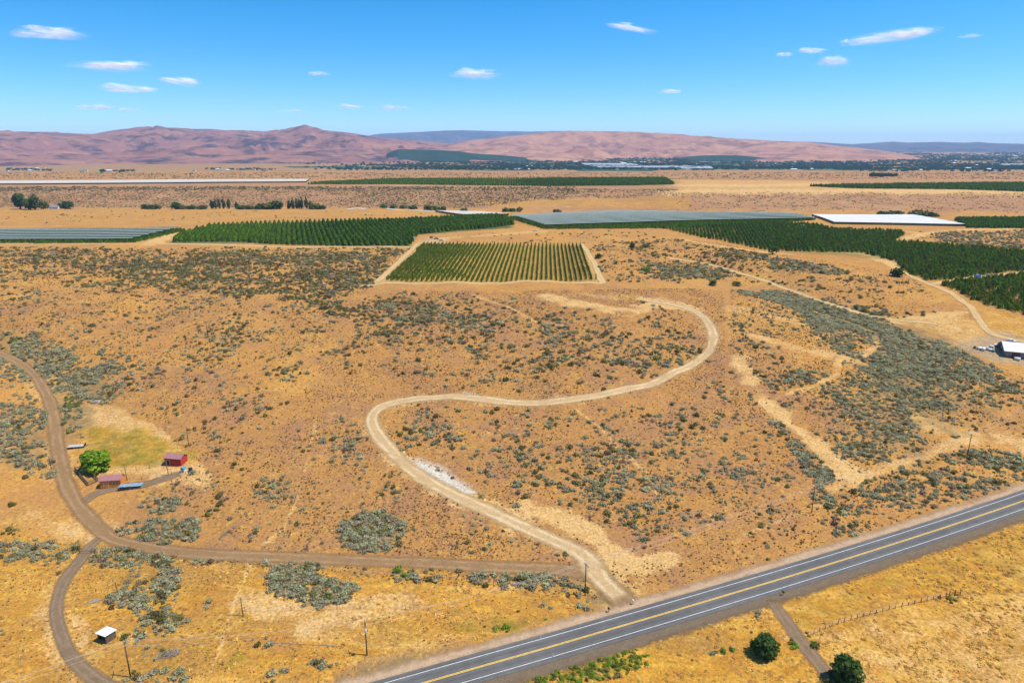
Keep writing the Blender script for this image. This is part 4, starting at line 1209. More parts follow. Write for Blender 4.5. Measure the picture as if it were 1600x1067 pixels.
def place_straw():
    rng = np.random.default_rng(14)
    m_straw = leaf_mat('straw', (0.66, 0.41, 0.11), .3, .02, .4); m_straw2 = leaf_mat('rusty_straw', (0.52, 0.31, 0.08), .3, .02, .4)
    ms = []
    for m in (m_straw, m_straw2):
        V, F = leaf_cloud(rng, [(0, 0, .15, .7, .7, .35), (.5, .3, .12, .5, .5, .3), (-.4, .35, .12, .5, .5, .3)], 22, .34, .6)
        ms.append(np_mesh('dry_grass', V, F, m))
    P = [([(560, 1078), (1000, 995), (1200, 940), (1640, 810), (1640, 1090), (560, 1090)], 13000), ([(-40, 1090), (-40, 790), (130, 850), (300, 872), (920, 905), (930, 955), (560, 1060), (500, 1090)], 8000)]
    X = []
    for poly, n in P:
        p = W2(poly); xs = [q[0] for q in p]; ys = [q[1] for q in p]
        x = RNG.uniform(min(xs), max(xs), n); y = RNG.uniform(min(ys), max(ys), n)
        k = inside_poly(x, y, p) & (RNG.random(n) < .12 + .88 * sstep(.40, .60, fbm(x / 7, y / 11, 101, 4))); x, y = x[k], y[k]
        k = clear_mask(x, y); X.append(np.stack([x[k], y[k]], 1))
    x, y = np.vstack(X).T
    z = ground_z(x, y); r = .24 + .45 * RNG.random(len(x)) ** 2
    va = (fbm(x / 18, y / 18, 103, 3) + .25 * RNG.normal(size=len(x)) > .53).astype(int)
    src = []
    for i in range(2):
        u, v, f = proj(x, y, z); c = np.where((va == i) & (u > 1300) & (u < 1550) & (v > 950) & (v < 1040))[0][0]
        o = bpy.data.objects.new('dry_grass', ms[i]); COL.objects.link(o); o.location = (x[c], y[c], z[c]); o.scale = (r[c],) * 3; va[c] = 9
        tag(o, ('pale straw', 'rusty brown')[i] + ' grass clump in the golden field at the lower right', 'grass clump', 'grass clumps'); src.append(o)
    o = gn_scatter('dry_grass_cover', x, y, z, np.stack([r * 1.2, r * 1.2, r], 1), np.stack([r * 0, r * 0, RNG.random(len(r)) * 6.28], 1), va, src)
    tag(o, 'dry golden grass covering the lower fields', 'grass', kind='stuff')
    print('straw', len(x))
place_straw()

# ------------------------------------------------------------------ orchards
m_apple = leaf_mat('orchard_leaf', (0.12, 0.165, 0.014), .4, .025, .4)
m_apple_dark = leaf_mat('orchard_leaf_dark', (0.10, 0.18, 0.010), .34, .02, .4)
def spindle_mesh(name, seed, leaf, n=70, h=3.4, w=.85, size=.30):
    rng = np.random.default_rng(seed)
    t = rng.random(n); zz = .35 + (h - .35) * t
    rr = w * (1 - .78 * t ** 1.6) * (.55 + .45 * rng.random(n)); a = rng.random(n) * 6.283
    P = np.stack([np.cos(a) * rr, np.sin(a) * rr, zz], 1)
    nr = np.stack([np.cos(a), np.sin(a), .5 + 0 * a], 1) + rng.normal(size=(n, 3)) * .5
    nr /= np.linalg.norm(nr, axis=1)[:, None]
    b1 = np.cross(nr, rng.normal(size=(n, 3))); b1 /= np.linalg.norm(b1, axis=1)[:, None]; b2 = np.cross(nr, b1)
    s_ = size * (.6 + .8 * rng.random(n))[:, None]
    V = np.stack([P - b1 * s_, P - b2 * s_ * .7, P + b1 * s_, P + b2 * s_ * .7], 1).reshape(-1, 3)
    F = np.arange(4 * n).reshape(n, 4)
    mb = MB().tube([(0, 0, -.2), (0, 0, 1.2), (.03, 0, h * .85)], [.09, .07, .03], 4, 0, False)
    return np_mesh(name, np.vstack([V, np.array(mb.v)]), np.vstack([F, np.array(mb.f) + len(V)]), [leaf, m_bark], mi=np.r_[np.zeros(n, int), np.ones(len(mb.f), int)])
ORCH = [spindle_mesh('orchard_tree', 500 + i, m_apple, 66, 3.5 + .2 * i, .85) for i in range(3)]
ORCHD = [spindle_mesh('orchard_tree', 520 + i, m_apple_dark, 110, 4.1 + .25 * i, 1.9, .55) for i in range(2)]

def rows_in(poly_px, direction, row, step, jitter=.12, world_poly=None):
    p = world_poly or W2(poly_px)
    d = np.array(direction, float); d /= np.linalg.norm(d); nn = np.array([-d[1], d[0]])
    P = np.array(p); a = P @ d; b = P @ nn
    A, B = np.meshgrid(np.arange(a.min(), a.max(), step), np.arange(b.min(), b.max(), row))
    A = A + RNG.normal(size=A.shape) * jitter; B = B + RNG.normal(size=B.shape) * jitter
    q = A.ravel()[:, None] * d + B.ravel()[:, None] * nn
    k = inside_poly(q[:, 0], q[:, 1], p)
    return q[k]

def orchard_trees():
    q = rows_in(None, (0.046 / .96, 1), 3.85, 1.45, world_poly=W2([(603, 439), (932, 438), (908, 384.5), (662, 383)]))
    z = ground_z(q[:, 0], q[:, 1])
    # some trees died: gaps, more of them on the right half
    keep = RNG.random(len(q)) > .05
    q, z = q[keep], z[keep]
    sc_ = .75 + .35 * RNG.random(len(q)); va = RNG.integers(0, 3, len(q)); rz = RNG.random(len(q)) * 6.28
    order = np.argsort(q[:, 1])
    src = {}
    solo = order[:300]
    for k in solo:
        o = bpy.data.objects.new('orchard_tree', ORCH[va[k]]); COL.objects.link(o)
        o.location = (q[k, 0], q[k, 1], z[k]); o.rotation_euler = (0, 0, rz[k]); o.scale = (sc_[k],) * 3
        tag(o, 'slender young fruit tree at the near end of the small square orchard', 'fruit tree', 'near row ends of the small square orchard'); src.setdefault(va[k], o)
    r = order[300:]
    o = gn_scatter('orchard_rows', q[r, 0], q[r, 1], z[r], np.repeat(sc_[r][:, None], 3, 1), np.stack([r * 0., r * 0., rz[r]], 1), va[r], [src[i] for i in range(3)])
    tag(o, 'long straight rows of young fruit trees in the small square orchard', 'orchard', kind='stuff')
    # the larger blocks
    far_src = []
    blocks = [
        ('orchard_block', [(268, 378), (285, 366), (330, 355), (400, 351.5), (540, 347.5), (640, 345), (690, 343), (740, 340), (785, 339), (805, 351), (770, 356), (720, 360), (665, 365), (652, 367), (640, 384), (520, 384), (430, 382), (380, 378)],
         (-.317, 1), 5.6, 1.9, 1.28, 'dense dark green orchard block left of the centre'),
        ('orchard_block', [(1035, 357), (1130, 352), (1195, 349), (1262, 351), (1310, 360.5), (1408, 362.5), (1412, 367), (1395, 378), (1480, 385), (1640, 396), (1640, 420), (1600, 424), (1520, 431), (1448, 439), (1425, 430), (1395, 408), (1352, 396), (1235, 393), (1190, 390), (1100, 372)],
         (.25, 1), 4.0, 1.7, 1.05, 'large dark green orchard block at the right with ragged front edge'),
        ('orchard_block', [(1468, 445), (1520, 439), (1640, 427), (1640, 505), (1600, 494), (1540, 477), (1500, 460)],
         (.25, 1), 4.0, 1.7, .98, 'smaller orchard block at the right edge below the sandy track'),
        ('orchard_block', [(1490, 343), (1700, 342), (1700, 358), (1512, 356.5)], (.3, 1), 4.4, 2.2, 1.05, 'strip of orchard at the right edge beyond the white net'),
        ('orchard_block', [(480, 288.3), (560, 284), (605, 282), (640, 281.5), (1040, 279.5), (1054, 288.5), (1000, 290), (860, 291.5), (640, 288.5)], (0, 1), 6.0, 3.2, 1.35, 'long thin dark orchard strip along the top of the bluff'),
        ('orchard_block', [(1262, 291.5), (1400, 289.5), (1800, 286), (1800, 303), (1600, 300), (1500, 296.5), (1340, 295)], (0, 1), 6.0, 3.2, 1.35, 'dark orchard strip on the plateau at the right edge'),
        ('orchard_block', [(790, 341), (1000, 334), (1190, 332), (1275, 344), (1180, 352), (1060, 357), (850, 358.5)], (1, .16), 4.4, 2.2, .74, 'orchard rows standing under the grey-green striped netting'),
        ('orchard_block', [(-90, 382), (-90, 363), (285, 359.5), (290, 361), (208, 380)], (1, .1), 4.4, 2.2, .74, 'orchard rows under the striped netting at the left edge'),
    ]
    for bi, (nm, px, d, row, step, s_, lb) in enumerate(blocks):
        q = rows_in(px, d, row, step)
        z = ground_z(q[:, 0], q[:, 1])
        alive = RNG.random(len(q)) > .05; q, z = q[alive], z[alive]
        sc2 = s_ * (.70 + .45 * RNG.random(len(q)))
        va = RNG.integers(0, 2, len(q))
        if bi in (1, 2): va = np.where(RNG.random(len(q)) < .8, RNG.integers(2, 5, len(q)), va)
        if not far_src:
            for i in range(2):
                o = bpy.data.objects.new('orchard_tree', ORCHD[i]); COL.objects.link(o)
                k = np.argsort(q[:, 1])[3 + 40 * i]
                o.location = (q[k, 0], q[k, 1], z[k]); o.scale = (sc2[k],) * 3; va[k] = 99
                tag(o, 'dark rounded fruit tree at the front edge of the left orchard block', 'fruit tree', 'front trees of the left orchard block'); far_src.append(o)
        o = gn_scatter(nm, q[:, 0], q[:, 1], z, np.repeat(sc2[:, None], 3, 1), np.stack([sc2 * 0, sc2 * 0, RNG.random(len(q)) * 6.28], 1), va, far_src + [src[i] for i in range(3)])
        tag(o, lb, 'orchard', kind='stuff')
        print(lb, len(q))
orchard_trees()

# ------------------------------------------------------------------ netting over orchards
def net_material(name, col, cover):
    m = bpy.data.materials.new(name); n, l = nt(m)
    o = [q for q in n if q.type == 'OUTPUT_MATERIAL'][0]
    b = n['Principled BSDF']; b.inputs['Base Color'].default_value = (*col, 1); b.inputs['Roughness'].default_value = 1; b.inputs['Specular IOR Level'].default_value = 0
    t = n.new('ShaderNodeBsdfTransparent'); tl = n.new('ShaderNodeBsdfTranslucent'); tl.inputs[0].default_value = (*col, 1)
    m1 = n.new('ShaderNodeMixShader'); m1.inputs[0].default_value = .35; l.new(b.outputs[0], m1.inputs[1]); l.new(tl.outputs[0], m1.inputs[2])
    m2 = n.new('ShaderNodeMixShader'); l.new(t.outputs[0], m2.inputs[1]); l.new(m1.outputs[0], m2.inputs[2])
    g = n.new('ShaderNodeNewGeometry'); x = n.new('ShaderNodeTexNoise'); x.inputs['Scale'].default_value = .06; x.inputs['Detail'].default_value = 3
    l.new(g.outputs['Position'], x.inputs['Vector'])
    r = n.new('ShaderNodeMapRange'); r.inputs['From Min'].default_value = .3; r.inputs['From Max'].default_value = .7
    r.inputs['To Min'].default_value = cover - .07; r.inputs['To Max'].default_value = cover + .07
    l.new(x.outputs['Fac'], r.inputs['Value']); l.new(r.outputs[0], m2.inputs[0]); l.new(m2.outputs[0], o.inputs['Surface'])
    return m
m_net_green = net_material('green_grey_net', (0.055, 0.105, 0.07), .8)
m_net_white = net_material('white_net', (0.72, 0.74, 0.74), .93)
m_net_cream = net_material('cream_net', (0.60, 0.58, 0.52), .92)
m_net_roll = mat('rolled_net', (0.62, 0.67, 0.62), .8, .2)
m_post = mat('wood_post', (0.16, 0.115, 0.08), .95, .05, noise=.25, nscale=3)

def net_cover(label, tl, tr, br, bl, n, height, net, roll, sag=.5, side=None, fill=.95):
    """parallel net panels carried on posts above the trees, between four ground corners"""
    P = W([tl, tr, br, bl])
    root = empty('net_cover', tuple(P[3]))
    tag(root, label, 'netting')
    o0 = P[3]
    lft = lambda t: P[3] + (P[0] - P[3]) * t
    rgt = lambda t: P[2] + (P[1] - P[2]) * t
    for i in range(n):
        t0, t1 = (i + .02) / n, (i + fill) / n
        mb = MB()
        A0, B0, A1, B1 = lft(t0), rgt(t0), lft(t1), rgt(t1)
        ns = 24
        prev = None
        for j in range(ns + 1):
            f = j / ns
            a, b = A0 + (B0 - A0) * f, A1 + (B1 - A1) * f
            m_ = (a + b) / 2
            g = ground_z(np.array([a[0], m_[0], b[0]]), np.array([a[1], m_[1], b[1]]))
            cur = [(a[0] - o0[0], a[1] - o0[1], g[0] + height - o0[2]), (m_[0] - o0[0], m_[1] - o0[1], g[1] + height + sag - o0[2]), (b[0] - o0[0], b[1] - o0[1], g[2] + height - o0[2])]
            if prev:
                mb.face([prev[0], cur[0], cur[1], prev[1]]); mb.face([prev[1], cur[1], cur[2], prev[2]])
            prev = cur
        pn = mb.build('net_panel', net, root)
        if roll:
            mb = MB()
            pts = []
            for j in range(13):
                f = j / 12; a = A0 + (B0 - A0) * f
                pts.append((a[0] - o0[0], a[1] - o0[1], float(ground_z(np.array([a[0]]), np.array([a[1]]))[0]) + height - .05 - o0[2]))
            mb.tube(pts, roll, 5); mb.build('rolled_edge', m_net_roll, pn)
    for e, (f0, f1) in enumerate(((P[3], P[2]), (P[3], P[0]), (P[2], P[1]))):
        npst = 9
        for j in range(npst):
            a = f0 + (f1 - f0) * (j + (.5 if e else 0)) / npst
            g = float(ground_z(a[:1], a[1:2])[0])
            MB().tube([(a[0] - o0[0], a[1] - o0[1], g - .3 - o0[2]), (a[0] - o0[0], a[1] - o0[1], g + height - o0[2])], .12, 5).build('post', m_post, root)
        if side:
            mb = MB(); prev = None
            for j in range(25):
                a = f0 + (f1 - f0) * j / 24
                g = float(ground_z(a[:1], a[1:2])[0])
                cur = ((a[0] - o0[0], a[1] - o0[1], g + .15 - o0[2]), (a[0] - o0[0], a[1] - o0[1], g + height - .05 - o0[2]))
                if prev: mb.face([prev[0], cur[0], cur[1], prev[1]])
                prev = cur
            mb.build('side_curtain', side, root)
    return root
m_side = net_material('dark_side_net', (0.035, 0.065, 0.045), .9)
net_cover('grey-green striped orchard netting right of centre', (796, 339.5), (1192, 332.5), (1272, 344.5), (850, 356), 12, 4.4, m_net_green, .4, .4, None, .66)
net_cover('striped orchard netting at the left edge', (-90, 362.5), (286, 359), (208, 378), (-90, 380.5), 7, 4.4, m_net_green, .4, .4, None, .66)
net_cover('bright white orchard net roof at the right', (1268, 338), (1425, 338.5), (1508, 354), (1303, 350.5), 7, 3.2, m_net_white, 0, .25, m_side)
net_cover('long thin white net roof along the top edge of the left bluff', (-120, 285.5), (483, 281.5), (478, 285.5), (-120, 290), 4, 3.2, m_net_cream, 0, .25, m_side)
net_cover('pale grey net roof at the foot of the bluff near the centre', (680, 331.5), (752, 333), (795, 337), (722, 338), 5, 3.0, m_net_cream, 0, .3, m_side)

# ------------------------------------------------------------------ trees
def tree(name, label, cat, px, height, radius, leaf, seed, kind='round', nleaf=700, group=None, size=None, world=None):
    p = W([px])[0] if world is None else np.array(world)
    rng = np.random.default_rng(seed)
    root = empty(name, (float(p[0]), float(p[1]), float(p[2])), rng.random() * 6.28)
    tag(root, label, cat, group)
    mb = MB(); cs = []
    if kind == 'poplar':
        mb.tube([(0, 0, -.4), (.05, 0, height * .4), (0, .05, height * .92)], [radius * .16, radius * .11, radius * .03], 6)
        for k in range(9):
            t = .12 + .82 * k / 8; w = radius * (.55 + .45 * math.sin(math.pi * min(1, t * 1.05))) * (1 if t < .7 else 1.25 - t * .75)
            cs.append((rng.normal() * radius * .12, rng.normal() * radius * .12, height * t, w, w, height * .11))
    else:
        th = height * (.28 if kind == 'round' else .12)
        mb.tube([(0, 0, -.4), (.06 * radius, 0, th), (0, .08 * radius, height * .6)], [radius * .10, radius * .08, radius * .04], 7)
        for k in range(6):
            a = k * 1.05 + rng.random(); q = radius * (.45 + .2 * rng.random())
            mb.tube([(.05 * radius, 0, th * .9), (math.cos(a) * q * .5, math.sin(a) * q * .5, height * .45), (math.cos(a) * q, math.sin(a) * q, height * (.6 + .12 * rng.random()))],
                    [radius * .055, radius * .04, radius * .015], 5, 0, False)
        nb = 15 if kind == 'round' else 26
        for k in range(nb):
            a = rng.random() * 6.283; zt = rng.random()
            q = radius * .66 * math.sqrt(rng.random()) * (1 if zt < .6 else .75)
            w = radius * (.30 + .20 * rng.random())
            lo_ = height * (.30 if kind == 'round' else .13)
            cs.append((math.cos(a) * q, math.sin(a) * q, lo_ + (height * .80 - lo_) * zt, w, w, w * .85 * min(1, height / (radius * 1.6))))
    mb.build('trunk', m_bark, root)
    V, F = leaf_cloud(rng, cs, nleaf, size or radius * .12, up_bias=.25, shell=.45)
    link(bpy.data.objects.new('crown', np_mesh('crown', V, F, leaf)), root)
    return root
m_bright = leaf_mat('bright_tree_leaf', (0.20, 0.31, 0.022), .05, .005, .45, .35, .7)
m_deep = leaf_mat('deep_green_leaf', (0.055, 0.105, 0.022), .12, .008, .35, .3, .7)
m_poplar = leaf_mat('poplar_leaf', (0.055, 0.095, 0.030), .15, .01, .35, .3, .4)
m_oliveleaf = leaf_mat('bush_leaf', (0.12, 0.13, 0.035), .2, .01, .35, .3, .7)
tree('round_tree', 'bright green round tree beside the orange shed', 'tree', (154, 733), 8.2, 6.2, m_bright, 1, 'low', 2200)
tree('round_tree', 'dark green round tree left of the narrow side road', 'tree', (1195, 1022), 5.6, 3.9, m_deep, 2, 'low', 2000)
tree('round_tree', 'dark green upright tree right of the side road at the bottom edge', 'tree', (1320, 1066), 7.2, 3.9, m_deep, 3, 'low', 1700)
tree('round_bush', 'green bush at the bottom edge beside the side road', 'bush', (1296, 1068), 1.8, 1.6, m_oliveleaf, 4, 'low', 400)
tree('round_bush', 'round green bush right of the small square orchard', 'bush', (935, 404), 4.8, 4.2, m_deep, 5, 'low', 500)
tree('round_bush', 'bright green bush right of the square orchard, above the parcel', 'bush', (1010, 425), 4.5, 3.8, m_bright, 6, 'low', 500)
tree('round_bush', 'dark bush just above the upper right parcel edge', 'bush', (1114, 446), 4.8, 4.0, m_oliveleaf, 7, 'low', 500)
tree('round_bush', 'wide olive bush near the upper right parcel corner', 'bush', (1151, 447), 3.8, 4.2, m_oliveleaf, 8, 'low', 500)
tree('round_tree', 'lone dark tree in front of the right orchard block', 'tree', (1207, 397), 8.0, 6.0, m_deep, 9, 'round', 600)
tree('round_tree', 'dark tree where the orchard track forks', 'tree', (1402, 432), 7.5, 6.5, m_deep, 10, 'low', 600)
tree('round_bush', 'olive bush on the slope above the square orchard', 'bush', (988, 389), 6.5, 4.5, m_oliveleaf, 11, 'round', 400)
tree('round_bush', 'green bush left of the olive bush row near the track', 'bush', (1009, 387), 4.0, 4.5, m_oliveleaf, 12, 'low', 400)
for i, (u, v, hh, rr, kd, mt, lb) in enumerate([
        (32, 327, 22, 11, 'round', m_deep, 'largest dark tree of the farmstead at the far left'), (45, 328, 15, 8, 'round', m_deep, 'mid-sized tree between the tall trees of the left farmstead'),
        (55, 328, 25, 6, 'poplar', m_poplar, 'tall pointed tree of the left farmstead'), (68, 327, 13, 7.5, 'low', m_oliveleaf, 'lighter green tree at the right of the left farmstead'),
        (107, 327, 13, 8.5, 'low', m_deep, 'dark spreading tree right of the far left farmhouse'), (95, 326, 9, 5, 'low', m_oliveleaf, 'small olive tree beside the far left farmhouse')]):
    tree('farm_tree', lb, 'tree', (u, v), hh * 1.15, rr * 1.35, mt, 60 + i, kd, 420, 'trees of the left farmstead', rr * .24)
pop = [(331, 14), (337, 16), (343, 15), (350, 15), (358, 14), (333, 11), (370, 9), (452, 12), (458, 14), (464, 15), (472, 17), (479, 16), (468, 13), (485, 11)]
for i, (u, h_) in enumerate(pop):
    w_ = 'left' if u < 400 else 'right'
    tree('poplar', 'slim dark poplar in the %s poplar group along the field edge' % w_, 'poplar', (u, 326.5), h_ * 1.25, 3.6, m_poplar, 80 + i, 'poplar', 170, '%s poplar group' % w_, 1.3)
for i, (u, rr, h_) in enumerate([(226, 5, 7), (236, 6, 5.5), (245, 6, 6), (275, 7, 9), (285, 6, 5), (300, 7, 4.5), (316, 7, 4.5), (378, 7, 4), (392, 7, 4.5), (408, 8, 7), (420, 9, 9), (432, 9, 11), (492, 7, 8), (501, 7, 5)]):
    tree('field_edge_bush', 'rounded green bush in the bushy row along the far field edge', 'bush', (u, 327), h_ * 1.25, rr * 1.45, m_deep if i % 2 else m_oliveleaf, 120 + i, 'low', 220, 'bushy row along the far field edge', rr * .3)
for i, (u, v, rr, h_) in enumerate([(600, 324.5, 6, 5), (615, 325.5, 6, 5), (630, 326, 7, 5), (645, 327, 7, 5), (668, 328, 6, 8), (678, 328.5, 7, 6), (692, 330, 6, 7), (725, 330, 6, 4), (790, 331, 5, 6), (800, 331, 5, 5), (812, 331, 5, 6), (870, 333, 6, 5), (1380, 337, 9, 7), (1400, 337, 10, 6), (1440, 338, 11, 8), (1455, 338.5, 9, 6)]):
    tree('creek_bush', 'green bush in the broken line of brush at the bluff foot', 'bush', (u, v), h_ * 1.1, rr * 1.4, m_oliveleaf if i % 3 else m_deep, 150 + i, 'low', 160, 'brush along the bluff foot', rr * .3)

# ------------------------------------------------------------------ farm buildings and yard things
def at(px, dz=0.0):
    p = W([px])[0]
    return (float(p[0]), float(p[1]), float(p[2]) + dz)
m_red = mat('red_siding', (0.52, 0.05, 0.03), .8, .2, noise=.15, nscale=1.5)
m_orange = mat('orange_cedar', (0.80, 0.27, 0.05), .85, .15, noise=.2, nscale=1.5)
m_maroon = mat('maroon_roofing', (0.36, 0.165, 0.16), .6, .3, noise=.12, nscale=1.2)
m_white_metal = mat('white_metal_roof', (0.80, 0.82, 0.84), .45, .4, noise=.06, nscale=.6)
m_white = mat('white_paint', (0.78, 0.78, 0.76), .6, .3, noise=.06, nscale=2)
m_brown_wood = mat('weathered_board', (0.17, 0.115, 0.075), .9, .1, noise=.3, nscale=2)
m_grey_wood = mat('grey_board', (0.34, 0.31, 0.26), .95, .05, noise=.25, nscale=2)
m_black = mat('black_rubber', (0.018, 0.018, 0.02), .7, .3)
m_glass = mat('dark_glass', (0.03, 0.04, 0.05), .12, .6)
m_blue_tin = mat('blue_grey_tin', (0.22, 0.33, 0.39), .5, .4, noise=.25, nscale=1.2)
m_teal = mat('teal_tin', (0.08, 0.30, 0.30), .5, .4, noise=.1, nscale=1)
m_steel = mat('galvanised_steel', (0.42, 0.44, 0.45), .45, .5, metal=.3, noise=.1, nscale=2)
m_blue = mat('blue_paint', (0.03, 0.28, 0.60), .5, .4)
m_pole = mat('tarred_pole', (0.125, 0.082, 0.052), .9, .1, noise=.3, nscale=2)
m_wire = mat('aluminium_wire', (0.55, 0.52, 0.48), .5, .4)
m_insul = mat('porcelain', (0.62, 0.60, 0.58), .3, .5)

def siding(mb, x0, x1, y, z0, z1, n, th=.03, mi=0):
    w = (x1 - x0) / n
    for i in range(n):
        mb.box(x0 + i * w + .02, x0 + (i + 1) * w - .02, y - th, y, z0, z1, mi)

def shed(name, label, px, rz, L, Wd, H, rise, wall, roof, door=None, window=None, open_front=False, over=.3):
    root = empty(name, at(px), rz); tag(root, label, 'shed')
    x0, x1, y0, y1 = -L / 2, L / 2, -Wd / 2, Wd / 2
    mb = MB(); t = .1
    mb.box(x0, x1, y1 - t, y1, -.3, H); mb.box(x0, x0 + t, y0, y1 - t, -.3, H); mb.box(x1 - t, x1, y0, y1 - t, -.3, H)
    if not open_front:
        mb.box(x0 + t, x1 - t, y0, y0 + t, -.3, H)
    for xs in (x0, x1 - t):
        mb.v, mb.f, mb.m
        n = len(mb.v)
        mb.v += [(xs, y0, H), (xs, y1, H), (xs, 0, H + rise), (xs + t, y0, H), (xs + t, y1, H), (xs + t, 0, H + rise)]
        for q in ((0, 2, 1), (3, 4, 5), (0, 1, 4, 3), (1, 2, 5, 4), (2, 0, 3, 5)):
            mb.f.append(tuple(n + k for k in q)); mb.m.append(0)
    w = mb.build('wall', wall, root)
    if not open_front:
        nb = int(L / .3); mb = MB(); siding(mb, x0, x1, y0, 0, H, nb); mb.build('cladding', wall, w)
    sl = rise / (Wd / 2)
    for s in (-1, 1):
        mb = MB()
        a, b = s * (Wd / 2 + over), 0
        za, zb = H - over * sl + .05, H + rise + .05
        for dz in (0,):
            pts = [(x0 - over, a, za), (x1 + over, a, za), (x1 + over, b, zb), (x0 - over, b, zb)]
            up = [(p[0], p[1], p[2] + .07) for p in pts]
            mb.face(pts[::-1] if s < 0 else pts); mb.face(up if s < 0 else up[::-1])
            for i in range(4):
                j = (i + 1) % 4; mb.face([pts[i], pts[j], up[j], up[i]])
        r = mb.build('roof', roof, root)
        mb = MB(); k = int((L + 2 * over) / .6)
        for i in range(k + 1):
            xx = x0 - over + .04 + i * (L + 2 * over - .08) / k
            mb.tube([(xx, a, za + .085), (xx, b, zb + .085)], .03, 4)
        mb.build('seam', roof, r)
    if door:
        dx, dw, dh, dm = door
        d = MB().box(dx - dw / 2, dx + dw / 2, y0 - .09, y0 - .035, 0, dh).build('door', dm, root)
        mb = MB().box(dx - dw / 2 - .08, dx - dw / 2, y0 - .11, y0 - .035, 0, dh).box(dx + dw / 2, dx + dw / 2 + .08, y0 - .11, y0 - .035, 0, dh).box(dx - dw / 2 - .08, dx + dw / 2 + .08, y0 - .11, y0 - .035, dh, dh + .1)
        mb.build('frame', m_white if dm is not m_white else m_brown_wood, d)
    for wx in (window or []):
        f = MB().box(wx - .5, wx + .5, y0 - .08, y0 - .035, 1.05, 1.95).build('window', m_white, root)
        MB().box(wx - .40, wx + .40, y0 - .095, y0 - .082, 1.13, 1.87).build('pane', m_glass, f)
    return root
shed('small_shed', 'red shed with maroon roof behind the yard fence', (276, 723), R(-10), 7.0, 4.2, 2.9, 1.0, m_red, m_maroon, (-2.0, 1.3, 2.0, m_black), [])
shed('small_shed', 'orange wooden shed with maroon roof beside the gravel lane', (177, 757), R(8), 7.4, 4.2, 2.9, 1.1, m_orange, m_maroon, (-1.6, 1.7, 2.0, m_orange), [1.3])

def shelter():
    root = empty('animal_shelter', at((168, 998)), R(-22)); tag(root, 'small dark shelter with bright white roof at the lower left', 'shelter')
    mb = MB(); mb.box(-1.5, 1.5, 1.3, 1.4, -.2, 2.0); mb.box(-1.5, -1.4, -1.3, 1.3, -.2, 2.3); mb.box(1.4, 1.5, -1.3, 1.3, -.2, 2.3); mb.build('wall', m_brown_wood, root)
    for x in (-1.42, 1.42):
        MB().box(x - .07, x + .07, -1.45, -1.31, -.2, 2.45).build('post', m_brown_wood, root)
    MB().box(-1.38, 1.38, -1.42, -1.32, -.1, .7).build('front_board', m_brown_wood, root)
    mb = MB(); a = [(-1.8, -1.75, 2.5), (1.8, -1.75, 2.5), (1.8, 1.7, 2.1), (-1.8, 1.7, 2.1)]
    up = [(p[0], p[1], p[2] + .1) for p in a]
    mb.face(a[::-1]); mb.face(up)
    for i in range(4): mb.face([a[i], a[(i + 1) % 4], up[(i + 1) % 4], up[i]])
    r = mb.build('roof', m_white_metal, root)
    mb = MB()
    for i in range(7): mb.tube([(-1.7 + i * .567, -1.74, 2.62), (-1.7 + i * .567, 1.69, 2.22)], .03, 4)
    mb.build('seam', m_white_metal, r)
    MB().box(-2.3, -1.75, -.9, .3, -.05, .55).build('feed_box', m_white, root)
shelter()

def wheel(parent, x, y, r, w=.22, ax='y'):
    mb = MB()
    mb.tube([(x, y - w / 2, r), (x, y + w / 2, r)], r, 14)
    t = mb.build('wheel', m_black, parent)
    MB().tube([(x, y - w / 2 - .015, r), (x, y + w / 2 + .015, r)], r * .55, 10).build('rim', m_steel, t)
    return t

def stock_trailer():
    root = empty('tin_roofed_rack', at((205, 762)), R(9)); tag(root, 'long low rack with blue-grey tin top beside the orange shed', 'rack')
    for x in (-3.6, 0, 3.6):
        for y in (-1.0, 1.0):
            MB().box(x - .08, x + .08, y - .08, y + .08, -.2, 1.15).build('leg', m_grey_wood, root)
    MB().box(-3.9, 3.9, -1.15, 1.15, .35, .5).build('shelf', m_grey_wood, root)
    for i in range(8):
        x0 = -4.1 + i * 1.03
        mb = MB(); z = 1.2 + .03 * (i % 2) + random.uniform(-.02, .03)
        for j in range(6):
            mb.prism([(x0 + j * .175, z), (x0 + .0875 + j * .175, z + .06), (x0 + .175 + j * .175, z), (x0 + .175 + j * .175, z - .03), (x0 + j * .175, z - .03)], -1.35 + random.uniform(-.08, .08), 1.35 + random.uniform(-.08, .08))
        mb.build('tin_sheet', m_blue_tin, root)
stock_trailer()

def flat_trailer():
    root = empty('flat_trailer', at((120, 699)), R(12)); tag(root, 'pale flat-deck trailer beside the gully road', 'trailer')
    for i in range(7):
        MB().box(-3.2, 3.2, -1.2 + i * .345, -.87 + i * .345, .75, .83).build('deck_plank', m_grey_wood if i % 3 else m_white, root)
    MB().box(-3.25, 3.25, -1.25, -1.21, .6, .84).box(-3.25, 3.25, 1.22, 1.26, .6, .84).box(3.25, 3.3, -1.2, 1.2, .6, 1.5).build('frame', m_black, root)
    MB().tube([(3.3, .6, .65), (4.6, 0, .6), (3.3, -.6, .65)], .06, 5).build('drawbar', m_black, root)
    for x in (-.7, .3):
        for y in (-1.05, 1.05): wheel(root, x, y, .36)
flat_trailer()

